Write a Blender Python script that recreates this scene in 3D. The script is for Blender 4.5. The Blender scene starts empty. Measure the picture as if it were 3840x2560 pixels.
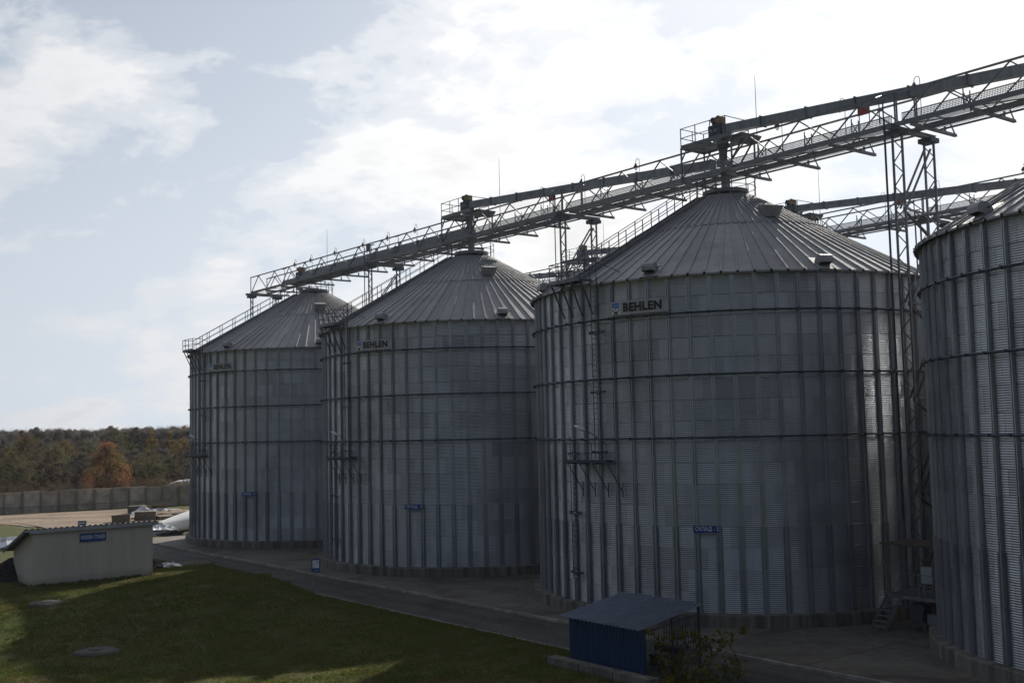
import bpy, math, random
import numpy as np
from mathutils import Vector, Matrix

D = bpy.data
SC = bpy.context.scene
COL = SC.collection
rnd = random.Random(7)
R_ = math.radians

# ------------------------------------------------------------------ camera
CZ = 10.63
PITCH, ROLL, FPX = 0.0792, -0.0231, 4101.65
cam_d = D.cameras.new('camera')
cam_d.sensor_width = 36.0
cam_d.lens = FPX / 3840 * 36.0
cam_d.clip_start = 0.5
cam_d.clip_end = 9000
cam = D.objects.new('camera', cam_d)
COL.objects.link(cam)
_cr, _sr = math.cos(ROLL), math.sin(ROLL)
_r0 = Vector((1, 0, 0)); _u0 = Vector((0, -math.sin(PITCH), math.cos(PITCH))); _f = Vector((0, math.cos(PITCH), math.sin(PITCH)))
_right = _r0 * _cr + _u0 * _sr
_up = _u0 * _cr - _r0 * _sr
_m = Matrix((_right, _up, -_f)).transposed().to_4x4()
_m.translation = Vector((0, 0, CZ))
cam.matrix_world = _m
SC.camera = cam

# ------------------------------------------------------------------ light
SUN_AZ, SUN_EL = R_(18.5), R_(30.0)          # azimuth clockwise from +Y
SUND = Vector((math.sin(SUN_AZ) * math.cos(SUN_EL), math.cos(SUN_AZ) * math.cos(SUN_EL), math.sin(SUN_EL)))
SUN_STRENGTH = 4.8
SKY_STRENGTH = 0.05
CLOUD_STRENGTH = 0.87
HAZE_STRENGTH = 0.92
CLOUD_ROT = 28
CLOUD_LOC = (3.55, 1.1, 0)
EXPOSURE = 0.28
HAZE_DENSITY = 0.0001

sun_d = D.lights.new('sun', 'SUN')
sun_d.energy = SUN_STRENGTH
sun_d.angle = R_(0.6)
sun_d.color = (1.0, 0.93, 0.82)
sun = D.objects.new('sun', sun_d)
sun.rotation_euler = (math.pi / 2 - SUN_EL, 0, math.pi - SUN_AZ)
sun.location = (40, 60, 80)
COL.objects.link(sun)

world = D.worlds.new('World')
SC.world = world
world.use_nodes = True
wt = world.node_tree
wt.nodes.clear()


def N(t, kind, **kw):
    n = t.nodes.new(kind)
    for k, v in kw.items():
        if k.startswith('i_'):
            n.inputs[k[2:].replace('_', ' ')].default_value = v
        else:
            setattr(n, k, v)
    return n


def L(t, a, b):
    t.links.new(a, b)


def mth(t, op, a, b=None, clamp=False):
    n = t.nodes.new('ShaderNodeMath'); n.operation = op; n.use_clamp = clamp
    for i, v in enumerate((a, b)):
        if v is None: continue
        if isinstance(v, (int, float)): n.inputs[i].default_value = v
        else: t.links.new(v, n.inputs[i])
    return n.outputs[0]


def ramp(t, fac, stops, interp='LINEAR'):
    n = t.nodes.new('ShaderNodeValToRGB'); n.color_ramp.interpolation = interp
    e = n.color_ramp.elements
    while len(e) < len(stops): e.new(0.5)
    for el, (p, c) in zip(e, stops):
        el.position = p
        el.color = (c[0], c[1], c[2], 1) if isinstance(c, (tuple, list)) else (c, c, c, 1)
    t.links.new(fac, n.inputs[0])
    return n.outputs[0]


def mixc(t, fac, a, b, mode='MIX'):
    n = t.nodes.new('ShaderNodeMix'); n.data_type = 'RGBA'; n.blend_type = mode
    for sock, v in ((n.inputs[0], fac), (n.inputs[6], a), (n.inputs[7], b)):
        if isinstance(v, (int, float)): sock.default_value = v
        elif isinstance(v, (tuple, list)): sock.default_value = (v[0], v[1], v[2], 1)
        else: t.links.new(v, sock)
    return n.outputs[2]


def noise(t, vec, scale, detail=4, rough=0.55, dist=0.0):
    n = t.nodes.new('ShaderNodeTexNoise')
    n.inputs['Scale'].default_value = scale; n.inputs['Detail'].default_value = detail
    n.inputs['Roughness'].default_value = rough; n.inputs['Distortion'].default_value = dist
    if vec is not None: t.links.new(vec, n.inputs['Vector'])
    return n.outputs[0]


def build_world():
    t = wt
    out = N(t, 'ShaderNodeOutputWorld')
    sky = N(t, 'ShaderNodeTexSky')
    sky.sky_type = 'NISHITA'; sky.sun_disc = False
    sky.sun_elevation = SUN_EL; sky.sun_rotation = SUN_AZ
    sky.altitude = 100; sky.air_density = 1.0; sky.dust_density = 1.0; sky.ozone_density = 1.5
    b1 = N(t, 'ShaderNodeBackground', i_Strength=SKY_STRENGTH)
    L(t, sky.outputs[0], b1.inputs[0])
    tc = N(t, 'ShaderNodeTexCoord')
    sep = N(t, 'ShaderNodeSeparateXYZ'); L(t, tc.outputs['Generated'], sep.inputs[0])
    up = mth(t, 'MAXIMUM', sep.outputs[2], 0.0)
    zz = mth(t, 'ADD', up, 0.40)
    px = mth(t, 'DIVIDE', sep.outputs[0], zz); py = mth(t, 'DIVIDE', sep.outputs[1], zz)
    cmb = N(t, 'ShaderNodeCombineXYZ'); L(t, px, cmb.inputs[0]); L(t, py, cmb.inputs[1])
    mp = N(t, 'ShaderNodeMapping'); L(t, cmb.outputs[0], mp.inputs[0])
    mp.inputs['Rotation'].default_value = (0, 0, R_(CLOUD_ROT)); mp.inputs['Scale'].default_value = (0.78, 1.0, 1)
    mp.inputs['Location'].default_value = CLOUD_LOC
    big = noise(t, mp.outputs[0], 2.0, 3, 0.5, 0.35)
    mid = noise(t, mp.outputs[0], 5.2, 12, 0.58, 0.25)
    fine = noise(t, mp.outputs[0], 19.0, 8, 0.6, 0.2)
    dens = mth(t, 'ADD', mth(t, 'ADD', mth(t, 'MULTIPLY', big, 0.42), mth(t, 'MULTIPLY', mid, 0.46)), mth(t, 'MULTIPLY', fine, 0.12))
    # angle to the sun: cloud and haze scatter forward
    vm = N(t, 'ShaderNodeVectorMath', operation='DOT_PRODUCT'); L(t, tc.outputs['Generated'], vm.inputs[0])
    vm.inputs[1].default_value = SUND
    m = t.nodes.new('ShaderNodeMath'); m.operation = 'MULTIPLY_ADD'; m.inputs[1].default_value = 0.5; m.inputs[2].default_value = 0.5
    L(t, vm.outputs['Value'], m.inputs[0]); h = m.outputs[0]
    fwd = mth(t, 'POWER', h, 2.6)
    near = mth(t, 'POWER', h, 45.0)
    cov = ramp(t, dens, [(0.455, 0.0), (0.495, 0.44), (0.545, 0.96)], 'EASE')
    # milky haze low down and around the sun
    veil = mth(t, 'POWER', mth(t, 'SUBTRACT', 1.0, up, True), 1.7)
    hz = mth(t, 'ADD', mth(t, 'MULTIPLY', veil, 1.08), mth(t, 'MULTIPLY', near, 0.35), True)
    hcol = mixc(t, fwd, (0.17, 0.21, 0.28), (0.83, 0.89, 0.97))
    b3 = N(t, 'ShaderNodeBackground', i_Strength=HAZE_STRENGTH); L(t, hcol, b3.inputs[0])
    m1 = N(t, 'ShaderNodeMixShader'); L(t, hz, m1.inputs[0]); L(t, b1.outputs[0], m1.inputs[1]); L(t, b3.outputs[0], m1.inputs[2])
    thick = ramp(t, dens, [(0.55, 1.0), (0.66, 0.80)])
    cb = mth(t, 'MULTIPLY', mth(t, 'ADD', mth(t, 'MULTIPLY', fwd, 0.98), 0.14), thick)
    cb = mth(t, 'ADD', cb, mth(t, 'MULTIPLY', near, 0.05))
    ccol = mixc(t, fwd, (0.80, 0.87, 1.0), (1.0, 0.99, 0.97))
    cm = mixc(t, 1.0, ccol, cb, 'MULTIPLY')
    b2 = N(t, 'ShaderNodeBackground', i_Strength=CLOUD_STRENGTH); L(t, cm, b2.inputs[0])
    mx = N(t, 'ShaderNodeMixShader'); L(t, cov, mx.inputs[0]); L(t, m1.outputs[0], mx.inputs[1]); L(t, b2.outputs[0], mx.inputs[2])
    L(t, mx.outputs[0], out.inputs[0])


build_world()

SC.render.engine = 'CYCLES'
SC.view_settings.view_transform = 'Standard'
SC.view_settings.look = 'None'
SC.view_settings.gamma = 1
SC.view_settings.exposure = EXPOSURE
SC.view_settings.use_curve_mapping = False
SC.cycles.max_bounces = 6
SC.cycles.transparent_max_bounces = 8

# ------------------------------------------------------------------ layout constants
C2 = Vector((14.13, 70.16))
U = Vector((17.43, -22.2856)); SP = U.length; U = U / SP          # along the row, to the right and nearer
NV = Vector((-U.y, U.x))                                           # away from the camera
ANG_U = math.atan2(U.y, U.x)
RS = 12.525
Z_BASE, Z_R3, DZR, Z_EAVE = 0.76, 9.905, 3.35, 18.62
COURSE = (Z_EAVE - Z_BASE) / 16
NB = 68; DTH = 2 * math.pi / NB; PH = -0.7436
NP = 92; DPN = 2 * math.pi / NP; PPH = R_(-21.38)
RC, ZC = 1.8, 25.05          # top of the cone
RE, ZE = RS + 0.35, 18.66    # eave of the cone
R_LAP = 6.35
ROW2 = NV * 26.0 - U * 14.3


def so(s, off, z=0.0):
    p = C2 + U * s + NV * off
    return Vector((p.x, p.y, z))


def mound(x, y):
    d = Vector((x, y)) - C2
    s = d.dot(U); off = d.dot(NV)
    def S(t):
        t = min(1, max(0, t)); return t * t * (3 - 2 * t)
    a = S((-20.1 - off) / 3.0)
    b = S((-7.0 - s) / 13.0)
    e = S((s + 38.5) / 8.0)
    g = S((off + 62) / 12.0)
    return 1.4 * a * b * e * g


# ------------------------------------------------------------------ materials
MATS = {}


def new_mat(name):
    m = D.materials.new(name); m.use_nodes = True
    t = m.node_tree
    b = t.nodes['Principled BSDF']
    MATS[name] = m
    return m, t, b


def pos(t):
    return t.nodes.new('ShaderNodeNewGeometry').outputs['Position']


def stretched(t, sx, sy, sz):
    mp = t.nodes.new('ShaderNodeMapping'); mp.inputs['Scale'].default_value = (sx, sy, sz)
    t.links.new(pos(t), mp.inputs[0]); return mp.outputs[0]


def bump(t, b, height, strength=0.3, dist=0.02):
    n = t.nodes.new('ShaderNodeBump'); n.inputs['Strength'].default_value = strength; n.inputs['Distance'].default_value = dist
    t.links.new(height, n.inputs['Height']); t.links.new(n.outputs[0], b.inputs['Normal'])


def simple(name, col, rough=0.6, metal=0.0, var=0.25, scale=1.5, spec=0.4, streak=False, rnd_var=0.0, bmp=0.0):
    m, t, b = new_mat(name)
    v = stretched(t, 2.2, 2.2, 0.25) if streak else pos(t)
    n = noise(t, v, scale, 5, 0.6)
    lo = tuple(c * (1 - var) for c in col); hi = tuple(min(1, c * (1 + var)) for c in col)
    c = ramp(t, n, [(0.3, lo), (0.7, hi)])
    if rnd_var:
        oi = t.nodes.new('ShaderNodeObjectInfo')
        f = ramp(t, oi.outputs['Random'], [(0, 1 - rnd_var), (1, 1 + rnd_var)])
        c = mixc(t, 1.0, c, f, 'MULTIPLY')
    L(t, c, b.inputs['Base Color'])
    b.inputs['Roughness'].default_value = rough; b.inputs['Metallic'].default_value = metal
    b.inputs['Specular IOR Level'].default_value = spec
    if bmp:
        bump(t, b, noise(t, pos(t), scale * 8, 6, 0.65), bmp, 0.03)
    return m


def galv(name, lo, hi, rough, metal, rv):
    "weathered galvanised sheet: each sheet its own tone, streaks and blotches"
    m, t, b = new_mat(name)
    oi = t.nodes.new('ShaderNodeObjectInfo')
    base = ramp(t, oi.outputs['Random'], [(0.0, lo), (0.12, tuple(l * 0.7 + h * 0.3 for l, h in zip(lo, hi))), (1.0, hi)])
    bl = noise(t, pos(t), 0.16, 5, 0.6, 0.5)
    st = noise(t, stretched(t, 3.0, 3.0, 0.18), 1.0, 5, 0.6)
    f = ramp(t, bl, [(0.34, 0.80), (0.50, 1.02)])
    g = ramp(t, st, [(0.3, 0.93), (0.66, 1.05)])
    c = mixc(t, 1.0, base, f, 'MULTIPLY'); c = mixc(t, 1.0, c, g, 'MULTIPLY')
    L(t, c, b.inputs['Base Color'])
    b.inputs['Metallic'].default_value = metal
    r = ramp(t, noise(t, pos(t), 2.3, 4, 0.6), [(0.3, rough - 0.07), (0.7, rough + 0.09)])
    L(t, r, b.inputs['Roughness'])
    return m


galv('sheet', (0.37, 0.385, 0.415), (0.51, 0.53, 0.56), 0.36, 0.92, 0.3)
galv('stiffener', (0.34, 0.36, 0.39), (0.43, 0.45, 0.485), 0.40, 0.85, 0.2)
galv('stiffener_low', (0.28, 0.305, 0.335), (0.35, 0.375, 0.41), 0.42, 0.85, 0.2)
galv('roof_sheet', (0.25, 0.255, 0.27), (0.34, 0.345, 0.36), 0.75, 0.35, 0.1)
simple('dark_steel', (0.075, 0.09, 0.115), 0.5, 0.6, 0.2, 2.0)
simple('frame_steel', (0.19, 0.20, 0.215), 0.55, 0.6, 0.2, 2.5, rnd_var=0.12)
simple('trough_steel', (0.21, 0.225, 0.245), 0.5, 0.6, 0.22, 1.2, streak=True, rnd_var=0.1)
simple('rusty_steel', (0.11, 0.09, 0.075), 0.7, 0.3, 0.4, 2.5)
simple('vent_steel', (0.30, 0.31, 0.325), 0.6, 0.6, 0.2, 2.0)
simple('motor_blue', (0.05, 0.065, 0.09), 0.5, 0.2, 0.2)
simple('gear_ochre', (0.28, 0.2, 0.09), 0.6, 0.1, 0.3)
simple('red_paint', (0.20, 0.012, 0.018), 0.5, 0, 0.15)
simple('lamp_red', (0.10, 0.014, 0.014), 0.45, 0, 0.2)
simple('sign_blue', (0.009, 0.045, 0.25), 0.45, 0, 0.1)
simple('sign_white', (0.72, 0.73, 0.74), 0.5, 0, 0.06)
simple('logo_plate', (0.40, 0.40, 0.41), 0.5, 0.1, 0.15, 2.5)
simple('logo_blue', (0.02, 0.18, 0.48), 0.5, 0, 0.1)
simple('logo_black', (0.012, 0.012, 0.014), 0.5, 0, 0.1)
simple('sign_red', (0.42, 0.02, 0.03), 0.5, 0, 0.1)
simple('concrete', (0.15, 0.14, 0.127), 0.85, 0, 0.55, 0.9, 0.25, streak=True, rnd_var=0.10, bmp=0.25)
simple('wall_concrete', (0.33, 0.305, 0.265), 0.9, 0, 0.35, 0.8, 0.2, streak=False, rnd_var=0.16, bmp=0.2)
simple('post_concrete', (0.20, 0.185, 0.16), 0.9, 0, 0.3, 0.9, 0.2, rnd_var=0.12, bmp=0.2)
simple('render_beige', (0.50, 0.465, 0.41), 0.9, 0, 0.07, 0.5, 0.2, streak=True, bmp=0.12)
simple('kerb_stone', (0.27, 0.255, 0.235), 0.9, 0, 0.25, 2.0, 0.2, rnd_var=0.18, bmp=0.25)
simple('blue_sheet', (0.010, 0.043, 0.115), 0.42, 0.1, 0.14, 1.5, streak=True)
simple('blue_roof', (0.115, 0.14, 0.195), 0.38, 0.45, 0.18, 1.2, rnd_var=0.1)
simple('roof_dark', (0.055, 0.06, 0.07), 0.6, 0.2, 0.2)
simple('fascia', (0.36, 0.39, 0.43), 0.5, 0.3, 0.15, 2)
simple('plastic_white', (0.72, 0.72, 0.73), 0.32, 0, 0.08, 0.6, 0.5)
simple('plastic_foil', (0.55, 0.56, 0.60), 0.22, 0.15, 0.3, 0.9, 0.6)
simple('plastic_black', (0.014, 0.015, 0.018), 0.3, 0, 0.3)
simple('coal', (0.022, 0.021, 0.022), 0.85, 0, 0.5, 5)
simple('bark', (0.055, 0.042, 0.03), 0.9, 0, 0.3, 3)
simple('rubble_stone', (0.15, 0.125, 0.10), 0.9, 0, 0.3, 1.5, 0.2, rnd_var=0.15, bmp=0.4)
simple('manhole', (0.085, 0.08, 0.072), 0.9, 0, 0.4, 2.5, 0.2, bmp=0.6)
simple('wood_dark', (0.05, 0.035, 0.022), 0.8, 0, 0.3, 3)
simple('cabinet_grey', (0.38, 0.4, 0.43), 0.5, 0.1, 0.1)

t = MATS['render_beige'].node_tree; b = t.nodes['Principled BSDF']
src = b.inputs['Base Color'].links[0].from_socket
sp = t.nodes.new('ShaderNodeSeparateXYZ'); L(t, pos(t), sp.inputs[0])
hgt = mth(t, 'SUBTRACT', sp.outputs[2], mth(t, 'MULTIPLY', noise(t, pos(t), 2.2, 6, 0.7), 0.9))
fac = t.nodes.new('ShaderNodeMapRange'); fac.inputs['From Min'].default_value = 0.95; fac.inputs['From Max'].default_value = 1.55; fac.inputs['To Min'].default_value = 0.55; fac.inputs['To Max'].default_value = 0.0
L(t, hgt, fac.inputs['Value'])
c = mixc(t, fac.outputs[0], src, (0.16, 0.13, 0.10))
run = ramp(t, noise(t, stretched(t, 2.7, 2.7, 0.15), 1.0, 5, 0.65), [(0.50, 1.0), (0.72, 0.90)])
c = mixc(t, 1.0, c, run, 'MULTIPLY')
L(t, c, b.inputs['Base Color'])

# glass for the small lamps
m, t, b = new_mat('lamp_glass')
b.inputs['Base Color'].default_value = (0.85, 0.88, 0.9, 1); b.inputs['Roughness'].default_value = 0.08
b.inputs['Transmission Weight'].default_value = 0.85; b.inputs['IOR'].default_value = 1.3


def ground_mats():
    m, t, b = new_mat('grass_ground')
    n1 = noise(t, pos(t), 0.22, 6, 0.62, 0.4); n2 = noise(t, pos(t), 2.4, 6, 0.65); n3 = noise(t, pos(t), 11.0, 4, 0.7)
    a = ramp(t, n1, [(0.36, (0.095, 0.074, 0.040)), (0.48, (0.080, 0.083, 0.025)), (0.66, (0.060, 0.084, 0.020))])
    d = ramp(t, n2, [(0.3, 0.55), (0.62, 1.2)])
    e = ramp(t, n3, [(0.3, 0.62), (0.7, 1.28)])
    c = mixc(t, 1.0, mixc(t, 1.0, a, d, 'MULTIPLY'), e, 'MULTIPLY')
    L(t, c, b.inputs['Base Color']); b.inputs['Roughness'].default_value = 0.95; b.inputs['Specular IOR Level'].default_value = 0.15
    bump(t, b, mth(t, 'ADD', n3, n2), 0.8, 0.12)

    m, t, b = new_mat('grass_blade')
    n1 = noise(t, pos(t), 0.5, 4, 0.6); n2 = noise(t, pos(t), 6.0, 2, 0.6)
    c = ramp(t, mth(t, 'ADD', mth(t, 'MULTIPLY', n1, 0.6), mth(t, 'MULTIPLY', n2, 0.4)), [(0.36, (0.17, 0.14, 0.055)), (0.48, (0.115, 0.125, 0.03)), (0.62, (0.09, 0.13, 0.022))])
    L(t, c, b.inputs['Base Color']); b.inputs['Roughness'].default_value = 0.7; b.inputs['Specular IOR Level'].default_value = 0.2
    tr = N(t, 'ShaderNodeBsdfTranslucent'); L(t, c, tr.inputs[0])
    mx = N(t, 'ShaderNodeMixShader'); mx.inputs[0].default_value = 0.45
    L(t, b.outputs[0], mx.inputs[1]); L(t, tr.outputs[0], mx.inputs[2])
    L(t, mx.outputs[0], t.nodes['Material Output'].inputs[0])

    m, t, b = new_mat('asphalt')
    n1 = noise(t, pos(t), 0.35, 6, 0.62, 0.6); n2 = noise(t, pos(t), 14, 3, 0.6); n3 = noise(t, pos(t), 1.3, 6, 0.7, 1.0)
    c = ramp(t, n1, [(0.33, (0.042, 0.041, 0.041)), (0.6, (0.072, 0.069, 0.066)), (0.75, (0.10, 0.093, 0.085))])
    c = mixc(t, 1.0, c, ramp(t, n2, [(0.3, 0.8), (0.7, 1.2)]), 'MULTIPLY')
    c = mixc(t, 1.0, c, ramp(t, n3, [(0.33, 0.7), (0.5, 1.05)]), 'MULTIPLY')
    mp = t.nodes.new('ShaderNodeMapping'); mp.vector_type = 'TEXTURE'; mp.inputs['Rotation'].default_value = (0, 0, ANG_U); mp.inputs['Scale'].default_value = (9.0, 0.9, 1)
    L(t, pos(t), mp.inputs[0])
    c = mixc(t, 1.0, c, ramp(t, noise(t, mp.outputs[0], 1.0, 6, 0.65, 0.3), [(0.35, 0.66), (0.6, 1.25)]), 'MULTIPLY')
    vo = t.nodes.new('ShaderNodeTexVoronoi'); vo.feature = 'DISTANCE_TO_EDGE'; vo.inputs['Scale'].default_value = 0.35
    wv = N(t, 'ShaderNodeVectorMath', operation='ADD'); L(t, pos(t), wv.inputs[0])
    nz = t.nodes.new('ShaderNodeTexNoise'); nz.inputs['Scale'].default_value = 0.9; nz.inputs['Detail'].default_value = 5; L(t, pos(t), nz.inputs['Vector']); L(t, nz.outputs['Color'], wv.inputs[1])
    L(t, wv.outputs[0], vo.inputs['Vector'])
    c = mixc(t, 1.0, c, ramp(t, vo.outputs['Distance'], [(0.0, 0.45), (0.012, 1.0)]), 'MULTIPLY')
    L(t, c, b.inputs['Base Color']); b.inputs['Roughness'].default_value = 0.85; b.inputs['Specular IOR Level'].default_value = 0.25
    bump(t, b, n2, 0.3, 0.01)

    m, t, b = new_mat('apron_concrete')
    n1 = noise(t, pos(t), 0.3, 6, 0.65, 0.8); n2 = noise(t, pos(t), 2.5, 6, 0.65, 0.6)
    c = ramp(t, n1, [(0.33, (0.07, 0.064, 0.057)), (0.5, (0.135, 0.124, 0.108)), (0.72, (0.185, 0.17, 0.148))])
    c = mixc(t, 1.0, c, ramp(t, n2, [(0.3, 0.72), (0.62, 1.12)]), 'MULTIPLY')
    oi = t.nodes.new('ShaderNodeObjectInfo')
    c = mixc(t, 1.0, c, ramp(t, oi.outputs['Random'], [(0, 0.85), (1, 1.12)]), 'MULTIPLY')
    L(t, c, b.inputs['Base Color']); b.inputs['Roughness'].default_value = 0.82; b.inputs['Specular IOR Level'].default_value = 0.25
    bump(t, b, n2, 0.2, 0.02)

    m, t, b = new_mat('yard_dirt')
    n1 = noise(t, stretched(t, 0.35, 1.0, 1.0), 0.28, 6, 0.65, 0.5); n2 = noise(t, pos(t), 1.6, 6, 0.7, 0.5)
    c = ramp(t, n1, [(0.34, (0.13, 0.10, 0.075)), (0.52, (0.235, 0.185, 0.14)), (0.72, (0.28, 0.225, 0.175))])
    c = mixc(t, 1.0, c, ramp(t, n2, [(0.33, 0.65), (0.55, 1.08)]), 'MULTIPLY')
    L(t, c, b.inputs['Base Color']); b.inputs['Roughness'].default_value = 0.95; b.inputs['Specular IOR Level'].default_value = 0.15
    bump(t, b, n2, 0.6, 0.12)

    m, t, b = new_mat('far_field')
    n1 = noise(t, pos(t), 0.05, 6, 0.65, 0.5); n2 = noise(t, pos(t), 0.8, 6, 0.7)
    c = ramp(t, n1, [(0.35, (0.075, 0.06, 0.04)), (0.6, (0.06, 0.06, 0.025))])
    c = mixc(t, 1.0, c, ramp(t, n2, [(0.33, 0.65), (0.6, 1.15)]), 'MULTIPLY')
    L(t, c, b.inputs['Base Color']); b.inputs['Roughness'].default_value = 0.95


ground_mats()


def leaf_mat(name, stops, trans=0.4, scale=0.35, var=0.3):
    "autumn foliage: colour runs through the crown, plus a tone of its own per tree"
    m, t, b = new_mat(name)
    tc = t.nodes.new('ShaderNodeTexCoord'); oi = t.nodes.new('ShaderNodeObjectInfo')
    ad = N(t, 'ShaderNodeVectorMath', operation='ADD'); L(t, tc.outputs['Object'], ad.inputs[0])
    sc = N(t, 'ShaderNodeVectorMath', operation='SCALE'); L(t, oi.outputs['Location'], sc.inputs[0]); sc.inputs['Scale'].default_value = 1.0
    L(t, sc.outputs[0], ad.inputs[1])
    n1 = noise(t, ad.outputs[0], scale, 3, 0.6); n2 = noise(t, ad.outputs[0], scale * 9, 2, 0.6)
    k = mth(t, 'ADD', mth(t, 'MULTIPLY', n1, 0.6), mth(t, 'MULTIPLY', n2, 0.4))
    c = ramp(t, k, stops)
    c = mixc(t, 1.0, c, ramp(t, oi.outputs['Random'], [(0, 1 - var), (1, 1 + var)]), 'MULTIPLY')
    L(t, c, b.inputs['Base Color']); b.inputs['Roughness'].default_value = 0.75; b.inputs['Specular IOR Level'].default_value = 0.15
    tr = N(t, 'ShaderNodeBsdfTranslucent'); L(t, c, tr.inputs[0])
    mx = N(t, 'ShaderNodeMixShader'); mx.inputs[0].default_value = trans
    L(t, b.outputs[0], mx.inputs[1]); L(t, tr.outputs[0], mx.inputs[2])
    L(t, mx.outputs[0], t.nodes['Material Output'].inputs[0])


leaf_mat('leaf_olive', [(0.35, (0.06, 0.062, 0.026)), (0.5, (0.09, 0.085, 0.034)), (0.65, (0.13, 0.10, 0.038))])
leaf_mat('leaf_orange', [(0.35, (0.08, 0.076, 0.03)), (0.48, (0.14, 0.10, 0.034)), (0.62, (0.21, 0.11, 0.034))])
leaf_mat('leaf_yellow', [(0.35, (0.17, 0.12, 0.022)), (0.6, (0.27, 0.17, 0.028))])
leaf_mat('leaf_red', [(0.36, (0.11, 0.10, 0.03)), (0.46, (0.20, 0.12, 0.045)), (0.56, (0.28, 0.115, 0.06)), (0.68, (0.31, 0.075, 0.06))], 0.45, 0.22, 0.1)
leaf_mat('leaf_brown', [(0.35, (0.07, 0.056, 0.040)), (0.6, (0.115, 0.083, 0.052))], 0.35)
leaf_mat('leaf_bare', [(0.35, (0.10, 0.085, 0.078)), (0.65, (0.16, 0.135, 0.118))], 0.3)
leaf_mat('leaf_vine', [(0.36, (0.035, 0.06, 0.012)), (0.47, (0.075, 0.085, 0.015)), (0.6, (0.22, 0.15, 0.018))], 0.4, 1.2, 0.05)


# ------------------------------------------------------------------ mesh helpers
class MB:
    def __init__(s):
        s.v = []; s.f = []

    def add(s, vs, fs):
        o = len(s.v); s.v += [tuple(p) for p in vs]; s.f += [tuple(i + o for i in f) for f in fs]
        return s

    def box(s, c, d, rz=0.0):
        x, y, z = (k / 2 for k in d)
        ca, sa = math.cos(rz), math.sin(rz)
        vs = []
        for dz in (-z, z):
            for dx, dy in ((-x, -y), (x, -y), (x, y), (-x, y)):
                vs.append((c[0] + dx * ca - dy * sa, c[1] + dx * sa + dy * ca, c[2] + dz))
        return s.add(vs, [(3, 2, 1, 0), (4, 5, 6, 7), (0, 1, 5, 4), (1, 2, 6, 5), (2, 3, 7, 6), (3, 0, 4, 7)])

    def b2(s, p, q):
        return s.box([(a + b) / 2 for a, b in zip(p, q)], [abs(b - a) for a, b in zip(p, q)])

    def bar(s, p, q, w, h=None):
        h = w if h is None else h
        p = Vector(p); q = Vector(q); d = (q - p)
        if d.length < 1e-6: return s
        d.normalize()
        up = Vector((0, 0, 1)) if abs(d.z) < 0.95 else Vector((0, 1, 0))
        a = d.cross(up).normalized() * (w / 2); b = a.cross(d).normalized() * (h / 2)
        vs = []
        for e in (p, q):
            for k in ((-1, -1), (1, -1), (1, 1), (-1, 1)):
                vs.append(e + a * k[0] + b * k[1])
        return s.add(vs, [(3, 2, 1, 0), (4, 5, 6, 7), (0, 1, 5, 4), (1, 2, 6, 5), (2, 3, 7, 6), (3, 0, 4, 7)])

    def tube(s, pts, r, n=6, r2=None):
        pts = [Vector(p) for p in pts]; r2 = r if r2 is None else r2
        rings = []; prev = None
        for i, p in enumerate(pts):
            d = (pts[min(i + 1, len(pts) - 1)] - pts[max(i - 1, 0)]).normalized()
            if prev is None:
                ref = Vector((0, 0, 1)) if abs(d.z) < 0.9 else Vector((1, 0, 0))
                a = d.cross(ref).normalized()
            else:
                a = (prev - d * prev.dot(d)).normalized()
            prev = a; b = d.cross(a)
            rr = r + (r2 - r) * i / max(1, len(pts) - 1)
            rings.append([p + a * (rr * math.cos(2 * math.pi * k / n)) + b * (rr * math.sin(2 * math.pi * k / n)) for k in range(n)])
        vs = [v for ring in rings for v in ring]; fs = []
        for i in range(len(rings) - 1):
            for k in range(n):
                fs.append((i * n + k, i * n + (k + 1) % n, (i + 1) * n + (k + 1) % n, (i + 1) * n + k))
        fs.append(tuple(range(n - 1, -1, -1))); fs.append(tuple((len(rings) - 1) * n + k for k in range(n)))
        return s.add(vs, fs)

    def lathe(s, prof, n=16, c=(0, 0, 0)):
        vs = []; fs = []
        for r, z in prof:
            for k in range(n):
                a = 2 * math.pi * k / n
                vs.append((c[0] + r * math.cos(a), c[1] + r * math.sin(a), c[2] + z))
        for i in range(len(prof) - 1):
            for k in range(n):
                fs.append((i * n + k, i * n + (k + 1) % n, (i + 1) * n + (k + 1) % n, (i + 1) * n + k))
        return s.add(vs, fs)

    def prism(s, poly, y0, y1):
        "poly in xz, extruded along y"
        n = len(poly)
        vs = [(x, y0, z) for x, z in poly] + [(x, y1, z) for x, z in poly]
        fs = [tuple(range(n)), tuple(range(2 * n - 1, n - 1, -1))]
        for i in range(n):
            j = (i + 1) % n; fs.append((j, i, n + i, n + j))
        return s.add(vs, fs)

    def mesh(s, name, mat, smooth=False):
        me = D.meshes.new(name)
        me.from_pydata(s.v, [], s.f)
        if smooth: me.polygons.foreach_set('use_smooth', [True] * len(me.polygons))
        if mat: me.materials.append(MATS[mat])
        me.update()
        return me

    def build(s, name, mat, parent=None, loc=(0, 0, 0), rz=0.0, smooth=False, kind=None):
        return link(name, s.mesh(name, mat, smooth), parent, loc, rz, kind)


def link(name, me, parent=None, loc=(0, 0, 0), rz=0.0, kind=None):
    o = D.objects.new(name, me); COL.objects.link(o)
    o.location = loc; o.rotation_euler = (0, 0, rz)
    if parent: o.parent = parent
    if kind: o['kind'] = kind
    return o


def tag(o, label, cat, group=None):
    o['label'] = label; o['category'] = cat
    if group: o['group'] = group
    return o


def thing(name, label, cat, loc=(0, 0, 0), rz=0.0, group=None):
    return tag(link(name, None, None, loc, rz), label, cat, group)


def struct(o):
    o['kind'] = 'structure'; return o


CHILD = {}


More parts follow.
